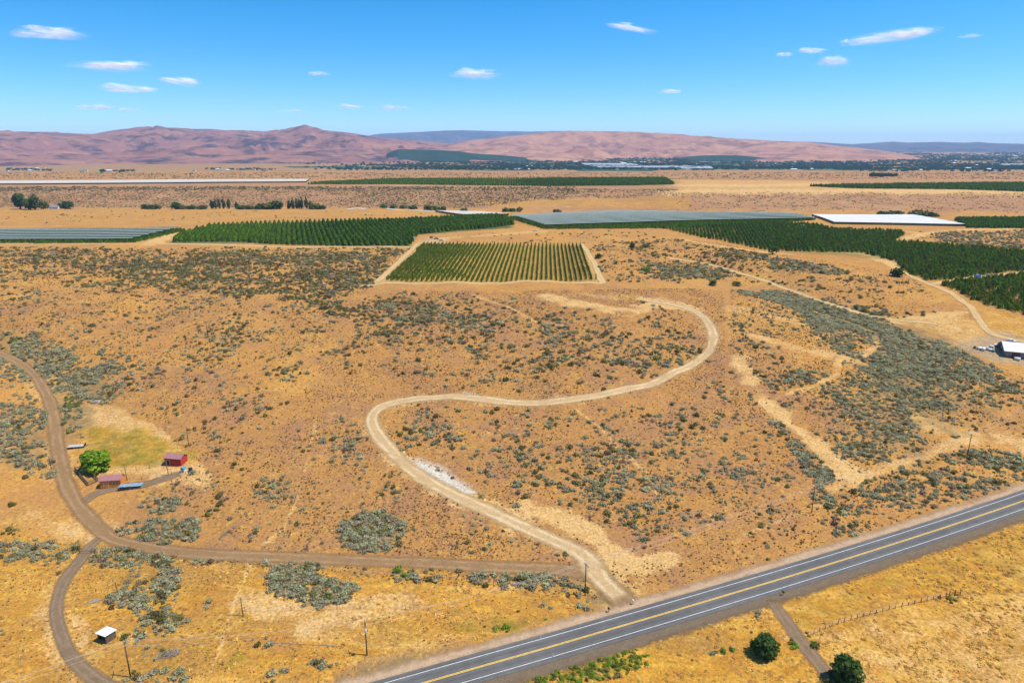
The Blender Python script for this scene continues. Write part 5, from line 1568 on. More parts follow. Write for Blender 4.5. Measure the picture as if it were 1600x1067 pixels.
def tank_house():
    root = empty('pump_house', at((287, 737)), R(-6)); tag(root, 'tiny white pump house with teal roof near the red shed', 'pump house')
    MB().box(-.75, .75, -.7, .7, -.2, 1.6).build('wall', m_white, root)
    MB().prism([(-.95, 1.55), (0, 2.15), (.95, 1.55), (.95, 1.62), (0, 2.24), (-.95, 1.62)], -.95, .95).build('roof', m_teal, root)
    MB().box(-.3, .3, -.76, -.71, 0, 1.3).build('door', m_steel, root)
    root = empty('water_barrel', at((298, 736))); tag(root, 'black water tank beside the tiny white pump house', 'tank')
    MB().tube([(0, 0, -.1), (0, 0, 1.25), (0, 0, 1.5), (0, 0, 1.62)], [.75, .75, .55, .25], 16).build('body', m_black, root, True)
    MB().tube([(0, 0, 1.6), (0, 0, 1.7)], .2, 12).build('lid', m_steel, root)
    for z in (.3, .7, 1.1):
        MB().tube([(0, 0, z - .03), (0, 0, z + .03)], .775, 16).build('band', m_black, root)
tank_house()

root = empty('stock_tub', at((150, 629)), R(5)); tag(root, 'white stock tub at the upper tip of the small field', 'tub')
MB().box(-1.4, 1.4, -.7, .7, -.05, .12).box(-1.4, -1.3, -.7, .7, .12, .75).box(1.3, 1.4, -.7, .7, .12, .75).box(-1.3, 1.3, -.7, -.6, .12, .75).box(-1.3, 1.3, .6, .7, .12, .75).build('shell', m_white, root)
MB().box(-1.5, 1.5, -.8, -.71, .7, .78).box(-1.5, 1.5, .71, .8, .7, .78).build('rim', m_white, root)

def heap(name, label, cat, px, rz, lx, ly, hz, n, mats_, length, thick, seed):
    rng = random.Random(seed)
    root = empty(name, at(px), rz); tag(root, label, cat)
    for k in range(3):
        mb = MB()
        for i in range(n // 3):
            a = rng.random() * 6.283; q = math.sqrt(rng.random())
            x, y = math.cos(a) * q * lx, math.sin(a) * q * ly
            z = hz * (1 - q * q) * rng.random() + .06
            b = rng.random() * 3.14; L = length * rng.uniform(.4, 1)
            mb.tube([(x - math.cos(b) * L, y - math.sin(b) * L, z), (x + math.cos(b) * L, y + math.sin(b) * L, max(.04, z + rng.uniform(-.2, .3)))], thick * rng.uniform(.5, 1.2), 4)
        mb.build('stick_layer', mats_[k % len(mats_)], root)
    return root
m_stick = mat('grey_stick', (0.30, 0.27, 0.24), .95, .05, noise=.2, nscale=2)
heap('brush_pile', 'flat grey pile of sticks in the lower left grass', 'brush pile', (263, 1022), R(25), 2.6, 1.5, .5, 150, [m_stick, m_grey_wood, m_brown_wood], .8, .05, 3)
heap('log_pile', 'small stack of grey logs left of the brush chain', 'log pile', (150, 939), R(28), 1.4, .35, .3, 18, [m_grey_wood, m_stick], 1.3, .14, 4)

a, b = at((424, 1004)), at((527, 1009))
root = empty('water_pipe', a); tag(root, 'thin white irrigation pipe lying on the lower grass', 'pipe')
for i in range(5):
    p0 = Vector(a) + (Vector(b) - Vector(a)) * i / 5; p1 = Vector(a) + (Vector(b) - Vector(a)) * (i + .97) / 5
    q = [Vector((p.x, p.y, float(ground_z(np.array([p.x]), np.array([p.y]))[0]) + .12)) - Vector(a) for p in (p0, p1)]
    MB().tube(q, .06, 6).build('pipe_length', m_grey_wood, root)

# fences
def fence(label, pts_px, spacing, post_h=1.3, post_r=.075, wires=(.5, .85, 1.2), rails=None, mt=None, cat='fence', name='wire_fence'):
    c = resample(np.array(W2(pts_px)), spacing) if len(pts_px) > 2 else None
    if c is None:
        p = np.array(W2(pts_px)); n = max(1, int(np.linalg.norm(p[1] - p[0]) / spacing)); c = np.stack([p[0] + (p[1] - p[0]) * i / n for i in range(n + 1)])
    z = ground_z(c[:, 0], c[:, 1])
    o0 = Vector((c[0, 0], c[0, 1], z[0]))
    root = empty(name, o0); tag(root, label, cat)
    P = [Vector((c[i, 0], c[i, 1], z[i])) - o0 for i in range(len(c))]
    rng = random.Random(len(c))
    for p in P:
        h = post_h * rng.uniform(.88, 1.12)
        lean = Vector((rng.uniform(-.08, .08), rng.uniform(-.08, .08), 0))
        MB().tube([p - Vector((0, 0, .3)), p + lean + Vector((0, 0, h))], post_r * rng.uniform(.8, 1.2), 6).build('post', mt or m_post, root)
    for h in wires:
        MB().tube([p + Vector((0, 0, h * post_h / 1.3)) for p in P], .012, 3).build('wire', m_wire, root)
    for h in (rails or ()):
        for i in range(len(P) - 1):
            MB().tube([P[i] + Vector((0, 0, h)), P[i + 1] + Vector((0, 0, h))], .085, 5).build('rail', mt or m_post, root)
    return root
fence('wire fence of dark posts across the golden field at the lower right', [(1262, 994), (1300, 978), (1360, 960), (1420, 945), (1478, 932)], 2.2, 1.3, .10)
fence('rail gate with tall posts at the end of the golden field fence', [(1483, 931), (1500, 930)], 1.6, 1.9, .12, (), (.6, 1.2))
fence('wire fence across the lower left grass below the driveway', [(383, 955), (440, 954), (520, 952), (600, 951), (675, 954), (696, 966)], 6.0, 1.3, .07)
fence('low wire fence along the lower side of the driveway', [(330, 878), (400, 883), (480, 890), (580, 898), (700, 906), (820, 918), (900, 928)], 7.5, 1.35, .075)
fence('yard fence behind the two sheds', [(191, 741), (212, 735), (233, 731), (255, 727)], 4.6, 1.7, .09)
fence('front yard fence along the gravel lane', [(199, 751), (220, 749), (242, 745), (263, 742), (312, 740)], 5.0, 1.4, .08)
fence('dark wooden corral rails behind the orange shed, left side', [(117, 735), (138, 759)], 2.2, 1.6, .12, (), (.4, .8, 1.2, 1.5), m_brown_wood, 'corral', 'corral_fence')
fence('dark wooden corral rails nearest the orange shed', [(138, 759), (153, 752)], 1.8, 1.6, .12, (), (.4, .8, 1.2, 1.5), m_brown_wood, 'corral', 'corral_fence')
fence('dark wooden corral rails at the back under the bright tree', [(117, 735), (136, 734)], 2.2, 1.6, .12, (), (.4, .8, 1.2, 1.5), m_brown_wood, 'corral', 'corral_fence')
fence('dark wooden corral rails across the middle of the pen', [(136, 734), (153, 752)], 2.2, 1.6, .12, (), (.4, .8, 1.2, 1.5), m_brown_wood, 'corral', 'corral_fence')
fence('gate of two dark posts and a bar where the lane leaves the driveway', [(124.5, 864), (149, 864)], 4.6, 1.5, .16, (), (.75,), m_brown_wood, 'gate', 'lane_gate')

# power poles
def sag(a, b, n, s):
    out = []
    for i in range(n + 1):
        t = i / n; p = a + (b - a) * t; out.append(Vector((p.x, p.y, p.z - s * 4 * t * (1 - t))))
    return out
def power_pole(label, px, h=10.2, arm=True, transformer=False, guy=None, rz=0.0, r=.17, group='power poles'):
    root = empty('power_pole', at(px), rz); tag(root, label, 'power pole', group)
    MB().tube([(0, 0, -.6), (0, 0, h * .5), (0, 0, h)], [r, r * .88, r * .72], 9).build('pole', m_pole, root, True)
    tops = []
    if arm:
        ar = MB().box(-1.25, 1.25, -.19, -.07, h - .62, h - .48).build('crossarm', m_pole, root)
        for s in (-1, 1):
            MB().tube([(s * .75, -.13, h - .6), (s * .05, -.17, h - 1.3)], .03, 4).build('brace', m_steel, ar)
        for x in (-1.12, 0, 1.12):
            zz = h - .48 if x else h
            yy = -.13 if x else 0
            MB().tube([(x, yy, zz), (x, yy, zz + .08), (x, yy, zz + .16), (x, yy, zz + .22), (x, yy, zz + .28)], [.05, .09, .06, .09, .05], 7).build('insulator', m_insul, root)
            c, s_ = math.cos(rz), math.sin(rz)
            tops.append(Vector(root.location) + Vector((x * c - yy * s_, x * s_ + yy * c, zz + .28)))
    else:
        tops = [Vector(root.location) + Vector((0, 0, h - .1))] * 3
    if transformer:
        t = MB().tube([(-.45, 0, h - 3.2), (-.45, 0, h - 3.05), (-.45, 0, h - 2.1), (-.45, 0, h - 1.98)], [.2, .3, .3, .2], 12).build('transformer', m_insul, root, True)
        MB().tube([(-.45, 0, h - 1.98), (-.45, 0, h - 1.7)], .05, 6).build('bushing', m_insul, t)
        MB().tube([(.16, -.05, 0), (.16, -.05, 2.4)], .07, 6).build('riser', m_steel, root)
    if guy:
        MB().tube([(0, 0, h - 1), (guy[0], guy[1], 0)], .02, 4).build('guy_wire', m_wire, root)
    return root, tops
LD = R(22)
A_, tA = power_pole('power pole at the lower left corner beside the brush', (204, 1057), 10, guy=(3.0, 2.0), rz=R(112))
B_, tB = power_pole('power pole with white transformer left of the highway', (573.5, 1023), 10, transformer=True, rz=R(112))
C_, tC = power_pole('power pole where the driveway meets the highway', (914, 930), 10.4, rz=R(118))
D_, tD = power_pole('power pole on the brushy slope above the highway', (1268, 801), 10, rz=R(120))
E_, tE = power_pole('power pole at the right edge above the highway', (1511, 714), 10, rz=R(120))
F_, tF = power_pole('lone power pole high on the left hillside', (325, 528), 10, rz=R(40))
G0, tG = power_pole('thin leaning pole beside the yard, right of the small field', (295, 696), 9.0, False, r=.13)
for lb, px, h_ in (('tall dark post left of the orange shed fence', (198.5, 750), 6.0), ('tall dark post left of the red shed', (263, 742), 6.0),
                   ('tall dark post at the left side of the gully road', (61, 733), 5.5), ('tall dark post at the edge of the gully road', (80.5, 733), 5.8),
                   ('tall dark post in the brush above the shelter', (184.5, 929), 4.2), ('dark leaning post in the lower left grass field', (380, 962), 5.8)):
    root = empty('tall_post', at(px), 0); tag(root, lb, 'post')
    MB().tube([(0, 0, -.4), (-.08, 0, h_ * .5), (-.22, .1, h_)], [.14, .12, .10], 7).build('pole', m_pole, root, True)
    MB().tube([(-.22, .1, h_), (-.225, .1, h_ + .05)], [.11, .11], 7).build('cap', m_steel, root)
def span(label, ta, tb, s):
    root = empty('power_lines', tuple(ta[0])); tag(root, label, 'power lines')
    for a, b in zip(ta, tb):
        MB().tube([p - ta[0] for p in sag(a, b, 14, s)], .022, 4).build('wire', m_wire, root)
off_left = [t + Vector((-85, -52, -1)) for t in tA]
off_right = [t + Vector((90, 62, 1.0)) for t in tE]
span('power lines running off the lower left corner', off_left, tA, 1.0)
span('power lines between the lower left poles', tA, tB, 1.3)
span('power lines from the transformer pole to the driveway pole', tB, tC, 1.3)
span('power lines from the driveway pole to the brushy slope', tC, tD, 1.3)
span('power lines along the slope above the highway', tD, tE, 1.2)
span('power lines running off the right edge', tE, off_right, 1.0)

# mailboxes and delineators
def mailbox(label, px, body, rz):
    root = empty('mailbox', at(px), rz); tag(root, label, 'mailbox')
    MB().box(-.06, .06, -.06, .06, -.3, 1.05).build('post', m_post, root)
    poly = [(-.2, 1.05), (.2, 1.05), (.2, 1.28)] + [(.2 * math.cos(t), 1.28 + .2 * math.sin(t)) for t in np.linspace(.3, 2.84, 7)] + [(-.2, 1.28)]
    bx = MB().prism(poly, -.35, .35).build('box', body, root)
    MB().box(.205, .23, -.1, .05, 1.2, 1.5).build('flag', m_red, bx)
mailbox('white mailbox where the dirt road meets the highway', (989, 944), m_white, R(20))
mailbox('black mailbox on the highway edge left of the dirt road mouth', (951, 956), m_black, R(20))
mailbox('black mailbox beside the mouth of the narrow side road', (1223, 930), m_black, R(200))
for lb, px in (('white roadside marker on the far edge of the highway', (845, 998)), ('white roadside marker on the near edge of the highway', (864, 1026))):
    root = empty('road_marker', at(px), R(22)); tag(root, lb, 'road marker', 'white roadside markers')
    MB().box(-.08, .08, -.03, .03, -.2, 1.15).build('post', m_white, root)
    MB().box(-.06, .06, -.045, -.031, .85, 1.05).build('reflector', m_steel, root)

# vehicles and yard at the white barn
def pickup(label, px, rz, paint, scale=1.0, kind='pickup'):
    root = empty('parked_pickup' if kind == 'pickup' else 'parked_van', at(px, .1), rz, scale); tag(root, label, 'pickup' if kind == 'pickup' else 'van')
    if kind == 'pickup':
        MB().prism([(-2.7, .45), (-2.7, 1.05), (-2.6, 1.1), (.55, 1.12), (2.55, 1.02), (2.75, .85), (2.75, .45)], -.95, .95).build('body', paint, root)
        MB().prism([(-.75, 1.12), (-.62, 1.80), (.75, 1.82), (1.45, 1.12)], -.86, .86).build('cab', paint, root)
        MB().box(-2.55, -.85, -.82, .82, 1.09, 1.13).build('bed', m_black, root)
    else:
        MB().prism([(-2.7, .45), (-2.75, 2.25), (-2.6, 2.35), (1.4, 2.35), (2.1, 1.45), (2.75, 1.25), (2.8, .45)], -1.0, 1.0).build('body', paint, root)
    zc = (1.2, 1.72) if kind == 'pickup' else (1.45, 2.1)
    for s in (-1, 1):
        y = .865 if kind == 'pickup' else 1.005
        MB().box(-.45, .75, s * y - .01, s * y + .01, *zc).build('side_window', m_glass, root)
    wx = [(.80, 1.79), (1.42, 1.16)] if kind == 'pickup' else [(1.45, 2.28), (2.08, 1.5)]
    mb = MB(); o_ = .03
    mb.face([(wx[0][0] + o_, -.75, wx[0][1] + o_), (wx[1][0] + o_, -.75, wx[1][1] + o_), (wx[1][0] + o_, .75, wx[1][1] + o_), (wx[0][0] + o_, .75, wx[0][1] + o_)])
    mb.build('windscreen', m_glass, root)
    for x in (-1.75, 1.75):
        for s in (-1, 1): wheel(root, x, s * .85, .38, .26)
    for s in (-1, 1):
        MB().box(2.74, 2.79, s * .7 - .15, s * .7 + .15, .7, .85).build('headlight', m_insul, root)
        MB().box(-2.78, -2.72, s * .8 - .08, s * .8 + .08, .7, .95).build('tail_light', m_red, root)
    return root
m_car_grey = mat('grey_car_paint', (0.16, 0.17, 0.19), .35, .5)
m_car_dark = mat('dark_car_paint', (0.05, 0.05, 0.06), .35, .5)
pickup('white pickup parked beside the white roofed barn', (1579, 535), R(-20), m_white, .95)
pickup('white van parked at the corner of the left orchard block', (646, 374), R(15), m_white, 1.0, 'van')
pickup('dark pickup parked in the orchard yard, left one of the row', (674, 372), R(70), m_car_dark)
pickup('grey pickup parked in the middle of the orchard yard row', (682, 374), R(-20), m_car_grey)
pickup('white pickup parked at the right end of the orchard yard row', (690, 376.5), R(-15), m_white)
pickup('white pickup parked in front of the striped netting', (836, 361.5), R(5), m_white)
pickup('dark pickup parked beyond the right orchard block', (1328, 357.5), R(10), m_car_dark, 1.2)
pickup('white van parked at the far corner of the right orchard block', (1254, 355), R(10), m_white, 1.2, 'van')
def orchard_bin(label, px, rz, L, Wd, H, m_):
    root = empty('farm_trailer', at(px), rz); tag(root, label, 'trailer')
    MB().box(-L / 2, L / 2, -Wd / 2, Wd / 2, .7, .85).box(-L / 2, L / 2, -Wd / 2, -Wd / 2 + .1, .85, H).box(-L / 2, L / 2, Wd / 2 - .1, Wd / 2, .85, H).box(-L / 2, -L / 2 + .1, -Wd / 2 + .1, Wd / 2 - .1, .85, H).box(L / 2 - .1, L / 2, -Wd / 2 + .1, Wd / 2 - .1, .85, H).build('body', m_, root)
    MB().box(-L / 2 + .12, L / 2 - .12, -Wd / 2 + .12, Wd / 2 - .12, H - .35, H - .2).build('load', m_steel, root)
    MB().tube([(L / 2, 0, .75), (L / 2 + 1.3, 0, .6)], .07, 5).build('drawbar', m_black, root)
    for s in (-1, 1): wheel(root, 0, s * (Wd / 2 - .12), .5, .25)
pickup('grey pickup parked in the barn yard near the junk row', (1562, 541), R(40), m_car_grey)
pickup('dark pickup parked in the barn yard close to the barn corner', (1570, 549), R(-60), m_car_dark)
orchard_bin('bright blue farm trailer on the track between the right orchards', (1527, 434), R(10), 4.4, 2.4, 2.6, m_blue)
orchard_bin('grey farm trailer right of the bright blue one', (1544, 431.5), R(10), 4.5, 2.0, 1.5, m_steel)

def barn():
    root = empty('barn', at((1622, 556)), R(-24)); tag(root, 'long low barn with bright white metal roof at the right edge', 'barn')
    L, Wd, H, rise = 34.0, 15.0, 3.6, 2.6
    MB().box(-L / 2, L / 2, -Wd / 2, -Wd / 2 + .2, -.8, H).box(-L / 2, L / 2, Wd / 2 - .2, Wd / 2, -.8, H).box(-L / 2, -L / 2 + .2, -Wd / 2 + .2, Wd / 2 - .2, -.8, H).box(L / 2 - .2, L / 2, -Wd / 2 + .2, Wd / 2 - .2, -.8, H).build('wall', m_grey_wood, root)
    mb = MB()
    for s in (-1, 1):
        mb.face([(s * (L / 2 - .1), -Wd / 2, H), (s * (L / 2 - .1), Wd / 2, H), (s * (L / 2 - .1), 0, H + rise)])
    mb.build('gable', m_grey_wood, root)
    for s in (-1, 1):
        mb = MB(); a = [(-L / 2 - 1, s * (Wd / 2 + 1.6), H - .5), (L / 2 + 1, s * (Wd / 2 + 1.6), H - .5), (L / 2 + 1, 0, H + rise + .1), (-L / 2 - 1, 0, H + rise + .1)]
        up = [(p[0], p[1], p[2] + .12) for p in a]; mb.face(a); mb.face(up[::-1])
        for i in range(4): mb.face([a[i], a[(i + 1) % 4], up[(i + 1) % 4], up[i]])
        r = mb.build('roof', m_white_metal, root)
        mb = MB()
        for i in range(37):
            x = -L / 2 - .9 + i * (L + 1.8) / 36; mb.tube([(x, s * (Wd / 2 + 1.6), H - .36), (x, 0, H + rise + .24)], .04, 4)
        mb.build('seam', m_white_metal, r)
    for x in (-12, -4, 4, 12):
        MB().box(x - 2, x + 2, -Wd / 2 - .06, -Wd / 2 - .01, -.4, 2.9).build('door', m_brown_wood, root)
barn()
junk = [(1530, 546, m_white, 1.8, 'white drum at the left of the junk row'), (1536, 547.5, m_white, 2.0, 'white tank in the junk row, second from the left'), (1541, 546, m_insul, 1.9, 'pale drum in the middle of the junk row'),
        (1546, 548, m_white, 1.7, 'white drum in the middle front of the junk row'), (1549, 543, m_white, 1.6, 'white drum behind the junk row'), (1554, 541, m_insul, 1.8, 'pale drum at the right of the junk row'),
        (1523, 544, m_brown_wood, 1.4, 'brown drum at the far left of the junk row'), (1551, 549.5, m_teal, 1.5, 'green drum at the front of the junk row'), (1589, 563, m_white, 2.0, 'white tank below the barn'), (1586, 561, m_red, 1.3, 'red drum below the barn')]
for i, (u, v, m_, s_, lb) in enumerate(junk):
    root = empty('storage_drum', at((u, v)), i * .7, s_); tag(root, lb, 'drum', 'junk row at the white barn')
    MB().tube([(-.7, 0, .45), (-.62, 0, .45), (.62, 0, .45), (.7, 0, .45)], [.30, .44, .44, .30], 10).build('body', m_, root, True)
    for x in (-.4, .4): MB().box(x - .06, x + .06, -.42, .42, -.05, .14).build('cradle', m_brown_wood, root)

# ------------------------------------------------------------------ far valley: farms, greenhouses, tree clumps
def house_mesh(wall, roof, L, Wd, H, rise):
    mb = MB(); mb.box(-L / 2, L / 2, -Wd / 2, Wd / 2, -1, H)
    mb.prism([(-L / 2 - .3, H), (0, H), (L / 2 + .3, H)], 0, .01) if False else None
    a = Wd / 2 + .5
    for s in (-1, 1):
        p = [(-L / 2 - .5, s * a, H - .2), (L / 2 + .5, s * a, H - .2), (L / 2 + .5, 0, H + rise), (-L / 2 - .5, 0, H + rise)]
        mb.face(p, 1)
    for s in (-1, 1): mb.face([(s * L / 2, -Wd / 2, H), (s * L / 2, Wd / 2, H), (s * L / 2, 0, H + rise)], 0)
    for k in range(3): mb.box(-L / 2 + L * (.2 + .3 * k) - .7, -L / 2 + L * (.2 + .3 * k) + .7, -Wd / 2 - .06, -Wd / 2 - .01, 1, 2.3, 2)
    return mb.mesh('house', [wall, roof, m_glass])
m_roof_grey = mat('grey_shingle', (0.22, 0.22, 0.24), .8, .2); m_roof_brown = mat('brown_shingle', (0.24, 0.16, 0.12), .8, .2); m_cream = mat('cream_wall', (0.62, 0.56, 0.46), .8, .2)
HM = [house_mesh(m_white, m_roof_grey, 14, 9, 3.4, 2.6), house_mesh(m_cream, m_roof_brown, 16, 9, 3.4, 2.6), house_mesh(m_white, m_white_metal, 30, 14, 5, 3), house_mesh(m_grey_wood, m_white_metal, 18, 10, 4, 2.4)]
hrng = random.Random(12)
def house(label, px, k, rz, s_=1.0, group=None):
    o = bpy.data.objects.new('farm_house' if k < 2 else 'farm_building', HM[k]); COL.objects.link(o)
    o.location = at(px) if len(px) == 2 else px; o.rotation_euler = (0, 0, rz); o.scale = (s_,) * 3
    tag(o, label, 'house' if k < 2 else 'farm building', group)
house('grey roofed farmhouse between the trees at the far left', (86, 326.5), 0, .1, 1.1)
spots = ([(hrng.uniform(8, 85), hrng.uniform(263, 269), hrng.choice((0, 1, 1, 3)), 'left') for _ in range(9)] + [(hrng.uniform(120, 215), hrng.uniform(264, 269), hrng.choice((0, 1, 3)), 'left') for _ in range(7)] +
         [(hrng.uniform(300, 420), hrng.uniform(264, 269), hrng.choice((0, 1, 3)), 'left') for _ in range(8)] + [(hrng.uniform(540, 700), hrng.uniform(244, 266), hrng.choice((0, 1, 0, 1, 3)), 'middle') for _ in range(16)] +
         [(hrng.uniform(700, 1100), hrng.uniform(246, 267), hrng.choice((0, 1, 0, 1, 2, 3)), 'middle') for _ in range(40)] + [(hrng.uniform(1100, 1590), hrng.uniform(242, 268), hrng.choice((0, 1, 0, 1, 2, 3)), 'right') for _ in range(60)])
for (u, v, k, grp), p in zip(spots, W([q[:2] for q in spots])):
    house('tiny pale %s among trees in the %s part of the far valley' % ('house' if k < 2 else 'farm building', grp), tuple(float(q) for q in p), k, hrng.uniform(-.5, .5), 1.0 + max(0, (262 - v)) * .03, 'buildings in the %s part of the valley' % grp)

m_glasshouse = mat('greenhouse_film', (0.36, 0.38, 0.38), .6, .3)
def greenhouse(label, tl, tr, br, bl, n):
    P = W([tl, tr, br, bl]); root = empty('greenhouse', tuple(P[3])); tag(root, label, 'greenhouse')
    for i in range(n):
        t0, t1 = i / n, (i + .92) / n
        A0 = P[3] + (P[0] - P[3]) * t0 - P[3]; A1 = P[3] + (P[0] - P[3]) * t1 - P[3]; B0 = P[2] + (P[1] - P[2]) * t0 - P[3]; B1 = P[2] + (P[1] - P[2]) * t1 - P[3]
        up = lambda q, h: (q[0], q[1], q[2] + h)
        mb = MB(); M0, M1 = (A0 + A1) / 2, (B0 + B1) / 2
        mb.face([up(A0, 6), up(B0, 6), up(M1, 9), up(M0, 9)]); mb.face([up(M0, 9), up(M1, 9), up(B1, 6), up(A1, 6)])
        mb.face([up(A0, -2), up(B0, -2), up(B0, 6), up(A0, 6)]); mb.face([up(A0, -2), up(A0, 6), up(M0, 9), up(A1, 6), up(A1, -2)]); mb.face([up(B0, -2), up(B1, -2), up(B1, 6), up(M1, 9), up(B0, 6)])
        mb.build('bay', m_glasshouse, root)
greenhouse('long white greenhouse roof in the valley right of centre', (908, 257), (985, 257.4), (1003, 260), (912, 259.2), 6)
greenhouse('lower white greenhouse strip in the valley right of centre', (920, 261.3), (1085, 261.5), (1090, 263.6), (935, 263.2), 4)
greenhouse('short white greenhouse strip nearer the right of the valley', (1062, 261.5), (1110, 261.8), (1114, 265), (1064, 265.6), 4)
greenhouse('white greenhouse strip at the right edge of the valley', (1560, 258), (1640, 257), (1640, 259.4), (1566, 259.4), 3)

def valley_trees():
    rng = np.random.default_rng(8)
    cs = [(rng.normal() * 2.2, rng.normal() * 2.2, 3 + rng.random() * 4, 3, 3, 3) for _ in range(7)]
    V, F = leaf_cloud(rng, cs, 70, 1.5)
    m_v = leaf_mat('valley_tree_leaf', (0.018, 0.06, 0.035), .3, .02, .3)
    me = np_mesh('valley_tree', V, F, m_v)
    U, Vv = [], []
    for _ in range(900):                       # clumps and lines of trees
        u0 = rng.uniform(480, 1680); v0 = 239 + 27 * rng.random() ** .9
        if u0 < 700 and rng.random() < .45: continue
        n = rng.integers(6, 26); w = rng.uniform(3, 34)
        U += list(u0 + rng.normal(size=n) * w); Vv += list(v0 + rng.normal(size=n) * .35)
    for u0, u1, v0, n in ((10, 60, 266, 22), (55, 85, 267, 10), (150, 210, 269, 16), (320, 345, 265, 10), (355, 430, 266, 26), (440, 458, 249, 12), (472, 500, 245, 10), (525, 560, 266, 10), (1340, 1420, 268, 22), (1420, 1480, 266, 24), (1480, 1580, 268, 22),
                          (1360, 1400, 276, 40), (620, 700, 258, 30), (560, 640, 253, 30)):
        U += list(rng.uniform(u0, u1, n)); Vv += list(v0 + rng.normal(size=n) * .7)
    P = W(np.stack([np.array(U), np.clip(np.array(Vv), 238.5, 277)], 1))
    s_ = (.6 + .7 * rng.random(len(P))) * (1 + .5 * sstep(4500, 8000, P[:, 1]))
    src = None
    order = np.argsort(P[:, 1])
    for k in order[:60]:
        o = bpy.data.objects.new('valley_tree', me); COL.objects.link(o); o.location = P[k]; o.scale = (s_[k],) * 3
        tag(o, 'small dark tree at the near edge of the far valley', 'tree', 'trees at the near edge of the valley'); src = o
    r = order[60:]
    o = gn_scatter('valley_woodland', P[r, 0], P[r, 1], P[r, 2], np.stack([s_[r] * 1.3, s_[r] * 1.3, s_[r]], 1), np.stack([r * 0., r * 0., rng.random(len(r)) * 6.28], 1), np.zeros(len(r), int), [src])
    tag(o, 'dark belts and clumps of trees across the far valley', 'trees', kind='stuff')
valley_trees()

# ------------------------------------------------------------------ clouds: nested thin shells of vapour, soft towards the rim
def cloud_material():
    m = bpy.data.materials.new('cloud_vapour'); n, l = nt(m)
    o = [q for q in n if q.type == 'OUTPUT_MATERIAL'][0]; n.remove(n['Principled BSDF'])
    d = n.new('ShaderNodeBsdfDiffuse'); d.inputs[0].default_value = (.95, .95, .97, 1)
    t = n.new('ShaderNodeBsdfTranslucent'); t.inputs[0].default_value = (.95, .95, .97, 1)
    tr = n.new('ShaderNodeBsdfTransparent')
    m1 = n.new('ShaderNodeMixShader'); m1.inputs[0].default_value = .5; l.new(d.outputs[0], m1.inputs[1]); l.new(t.outputs[0], m1.inputs[2])
    tc_ = n.new('ShaderNodeTexCoord'); x = n.new('ShaderNodeTexNoise'); x.inputs['Scale'].default_value = 2.6; x.inputs['Detail'].default_value = 6; x.inputs['Roughness'].default_value = .62
    oi = n.new('ShaderNodeObjectInfo'); ad = n.new('ShaderNodeVectorMath'); ad.operation = 'ADD'
    ml = n.new('ShaderNodeMath'); ml.operation = 'MULTIPLY'; ml.inputs[1].default_value = 40
    l.new(oi.outputs['Random'], ml.inputs[0]); l.new(tc_.outputs['Object'], ad.inputs[0]); l.new(ml.outputs[0], ad.inputs[1]); l.new(ad.outputs[0], x.inputs['Vector'])
    at_ = n.new('ShaderNodeAttribute'); at_.attribute_name = 'shell'
    s = n.new('ShaderNodeSeparateColor'); l.new(at_.outputs['Color'], s.inputs[0])
    r = n.new('ShaderNodeMapRange'); r.inputs['From Min'].default_value = .38; r.inputs['From Max'].default_value = .70; l.new(x.outputs['Fac'], r.inputs['Value'])
    k = n.new('ShaderNodeMath'); k.operation = 'MULTIPLY'; l.new(r.outputs[0], k.inputs[0]); l.new(s.outputs[0], k.inputs[1])
    m2 = n.new('ShaderNodeMixShader'); l.new(k.outputs[0], m2.inputs[0]); l.new(tr.outputs[0], m2.inputs[1]); l.new(m1.outputs[0], m2.inputs[2])
    l.new(m2.outputs[0], o.inputs['Surface'])
    return m
m_cloud = cloud_material()
def cloud(u, v, wpx, hpx, dens, seed, label, tilt=0.0):
    rng = np.random.default_rng(seed)
    dx, dy, dz = ray(u, v); h = 1700 + 250 * rng.random()
    t = (h - CAM_H) / float(dz)
    pxm = t / FPX
    V, F, S = [], [], []
    lumps = [(0, 0, -.1, .85, .6)] + [(rng.uniform(-.7, .7), rng.uniform(-.4, .4), rng.uniform(-.3, .5), rng.uniform(.25, .5), rng.uniform(.7, 1.3)) for _ in range(6)]
    nu, nv = 28, 14
    for (lx, ly, lz, lr, lh) in lumps:
        for j, sh in enumerate((1.12, .92, .72, .5)):
            A, B = np.meshgrid(np.linspace(0, 2 * np.pi, nu, endpoint=False), np.linspace(-np.pi / 2, np.pi / 2, nv), indexing='ij')
            d = np.stack([np.cos(B) * np.cos(A), np.cos(B) * np.sin(A), np.sin(B)], -1)
            bump_ = .5 + 1.0 * fbm(d[..., 0] * 1.7 + seed * 3.1 + d[..., 2] * 1.3, d[..., 1] * 1.7 + lx * 9 - d[..., 2], seed, 3)
            p = d * (bump_ * sh * lr)[..., None] * np.array([1, .8, lh]) + np.array([lx, ly, lz])
            n0 = sum(len(q) for q in V)
            V.append(p.reshape(-1, 3))
            i = (np.arange(nu)[:, None] * nv + np.arange(nv - 1)[None, :]); i2 = ((np.arange(nu) + 1) % nu)[:, None] * nv + np.arange(nv - 1)[None, :]
            F.append(np.stack([i, i2, i2 + 1, i + 1], -1).reshape(-1, 4) + n0)
            S.append(np.full(nu * nv, dens * (.07 + .06 * j)))
    me = np_mesh('cloud', np.vstack(V), np.vstack(F), m_cloud, smooth=True)
    sa = np.zeros((sum(len(q) for q in S), 4)); sa[:, 0] = np.concatenate(S); sa[:, 3] = 1
    color_attr(me, 'shell', sa)
    o = link(bpy.data.objects.new('cloud', me)); o.location = (float(dx) * t, float(dy) * t, h)
    o.scale = (wpx * pxm * .62, wpx * pxm * .5, hpx * pxm * .62); o.rotation_euler = (0, R(tilt), math.atan2(-float(dx), float(dy)))
    tag(o, label, 'cloud', 'small fair-weather clouds')
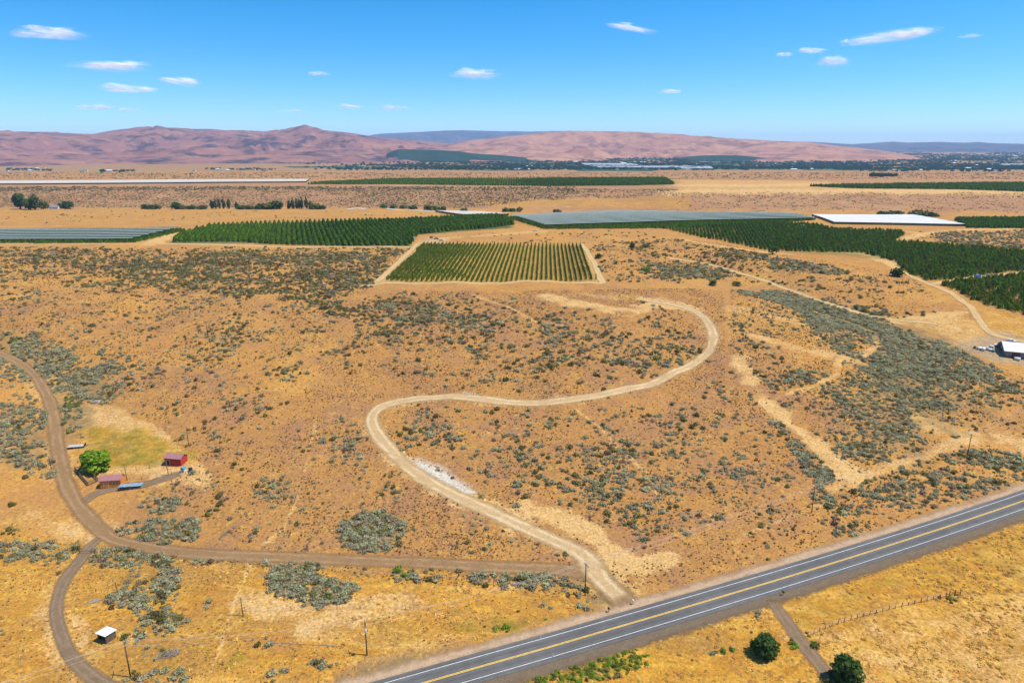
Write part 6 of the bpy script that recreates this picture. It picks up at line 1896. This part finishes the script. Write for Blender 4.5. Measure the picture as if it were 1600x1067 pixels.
for i, c in enumerate([
        (80, 53, 85, 19, 1.0, 'thin white cloud highest at the upper left', 0), (170, 103, 94, 18, 1.2, 'flat white cloud second from the top at the left', 0), (203, 139, 68, 15, 1.2, 'white cloud low on the left, below the flat one', 0),
        (283, 128, 52, 13, .9, 'faint slanting cloud right of the left cloud group', 6), (148, 168, 48, 11, .9, 'small low cloud nearest the left hills', 0), (202, 172, 32, 7, .7, 'tiny low cloud beside the lowest left cloud', 0),
        (746, 117, 70, 15, 1.2, 'single white cloud near the middle of the sky', 0), (990, 44, 62, 13, .9, 'thin slanting cloud high right of the middle', 9), (1388, 57, 106, 20, 1.1, 'long white cloud at the upper right', -3),
        (1301, 96, 44, 20, .9, 'rounded cloud below the long upper right cloud', 0), (1270, 79, 38, 10, .8, 'small wisp above the rounded right cloud', 4), (1227, 85, 22, 8, .9, 'tiny cloud left of the right wisp', 0),
        (1047, 143, 30, 9, .9, 'tiny cloud low right of the middle', 0), (550, 167, 40, 9, .8, 'low faint cloud above the peaked hill', 0), (622, 169, 42, 11, .6, 'faint cloud low left of the middle', 0),
        (498, 115, 30, 8, .45, 'barely visible wisp left of the middle', 0), (1320, 65, 13, 6, .8, 'speck of cloud at the left tip of the long cloud', 0), (455, 174, 44, 6, .4, 'faintest low streak above the left hills', 0), (1516, 57, 34, 6, .35, 'faint streak at the right edge of the sky', 0)]):
    cloud(c[0], c[1], c[2], c[3], c[4], 900 + i, c[5], c[6])

# ------------------------------------------------------------------ air
hz = MB().box(-31500, 31500, -31500, 31500, -70, 600).build('haze', [])
mh = bpy.data.materials.new('hazy_air'); n, l = nt(mh)
n.remove(n['Principled BSDF'])
pv = n.new('ShaderNodeVolumePrincipled')
pv.inputs['Color'].default_value = (0.40, 0.64, 1.0, 1)
pv.inputs['Density'].default_value = 3.3e-5
pv.inputs['Anisotropy'].default_value = 0.0
l.new(pv.outputs[0], [q for q in n if q.type == 'OUTPUT_MATERIAL'][0].inputs['Volume'])
hz.data.materials.append(mh)
tag(hz, 'pale blue haze over the whole valley', 'haze', kind='stuff')
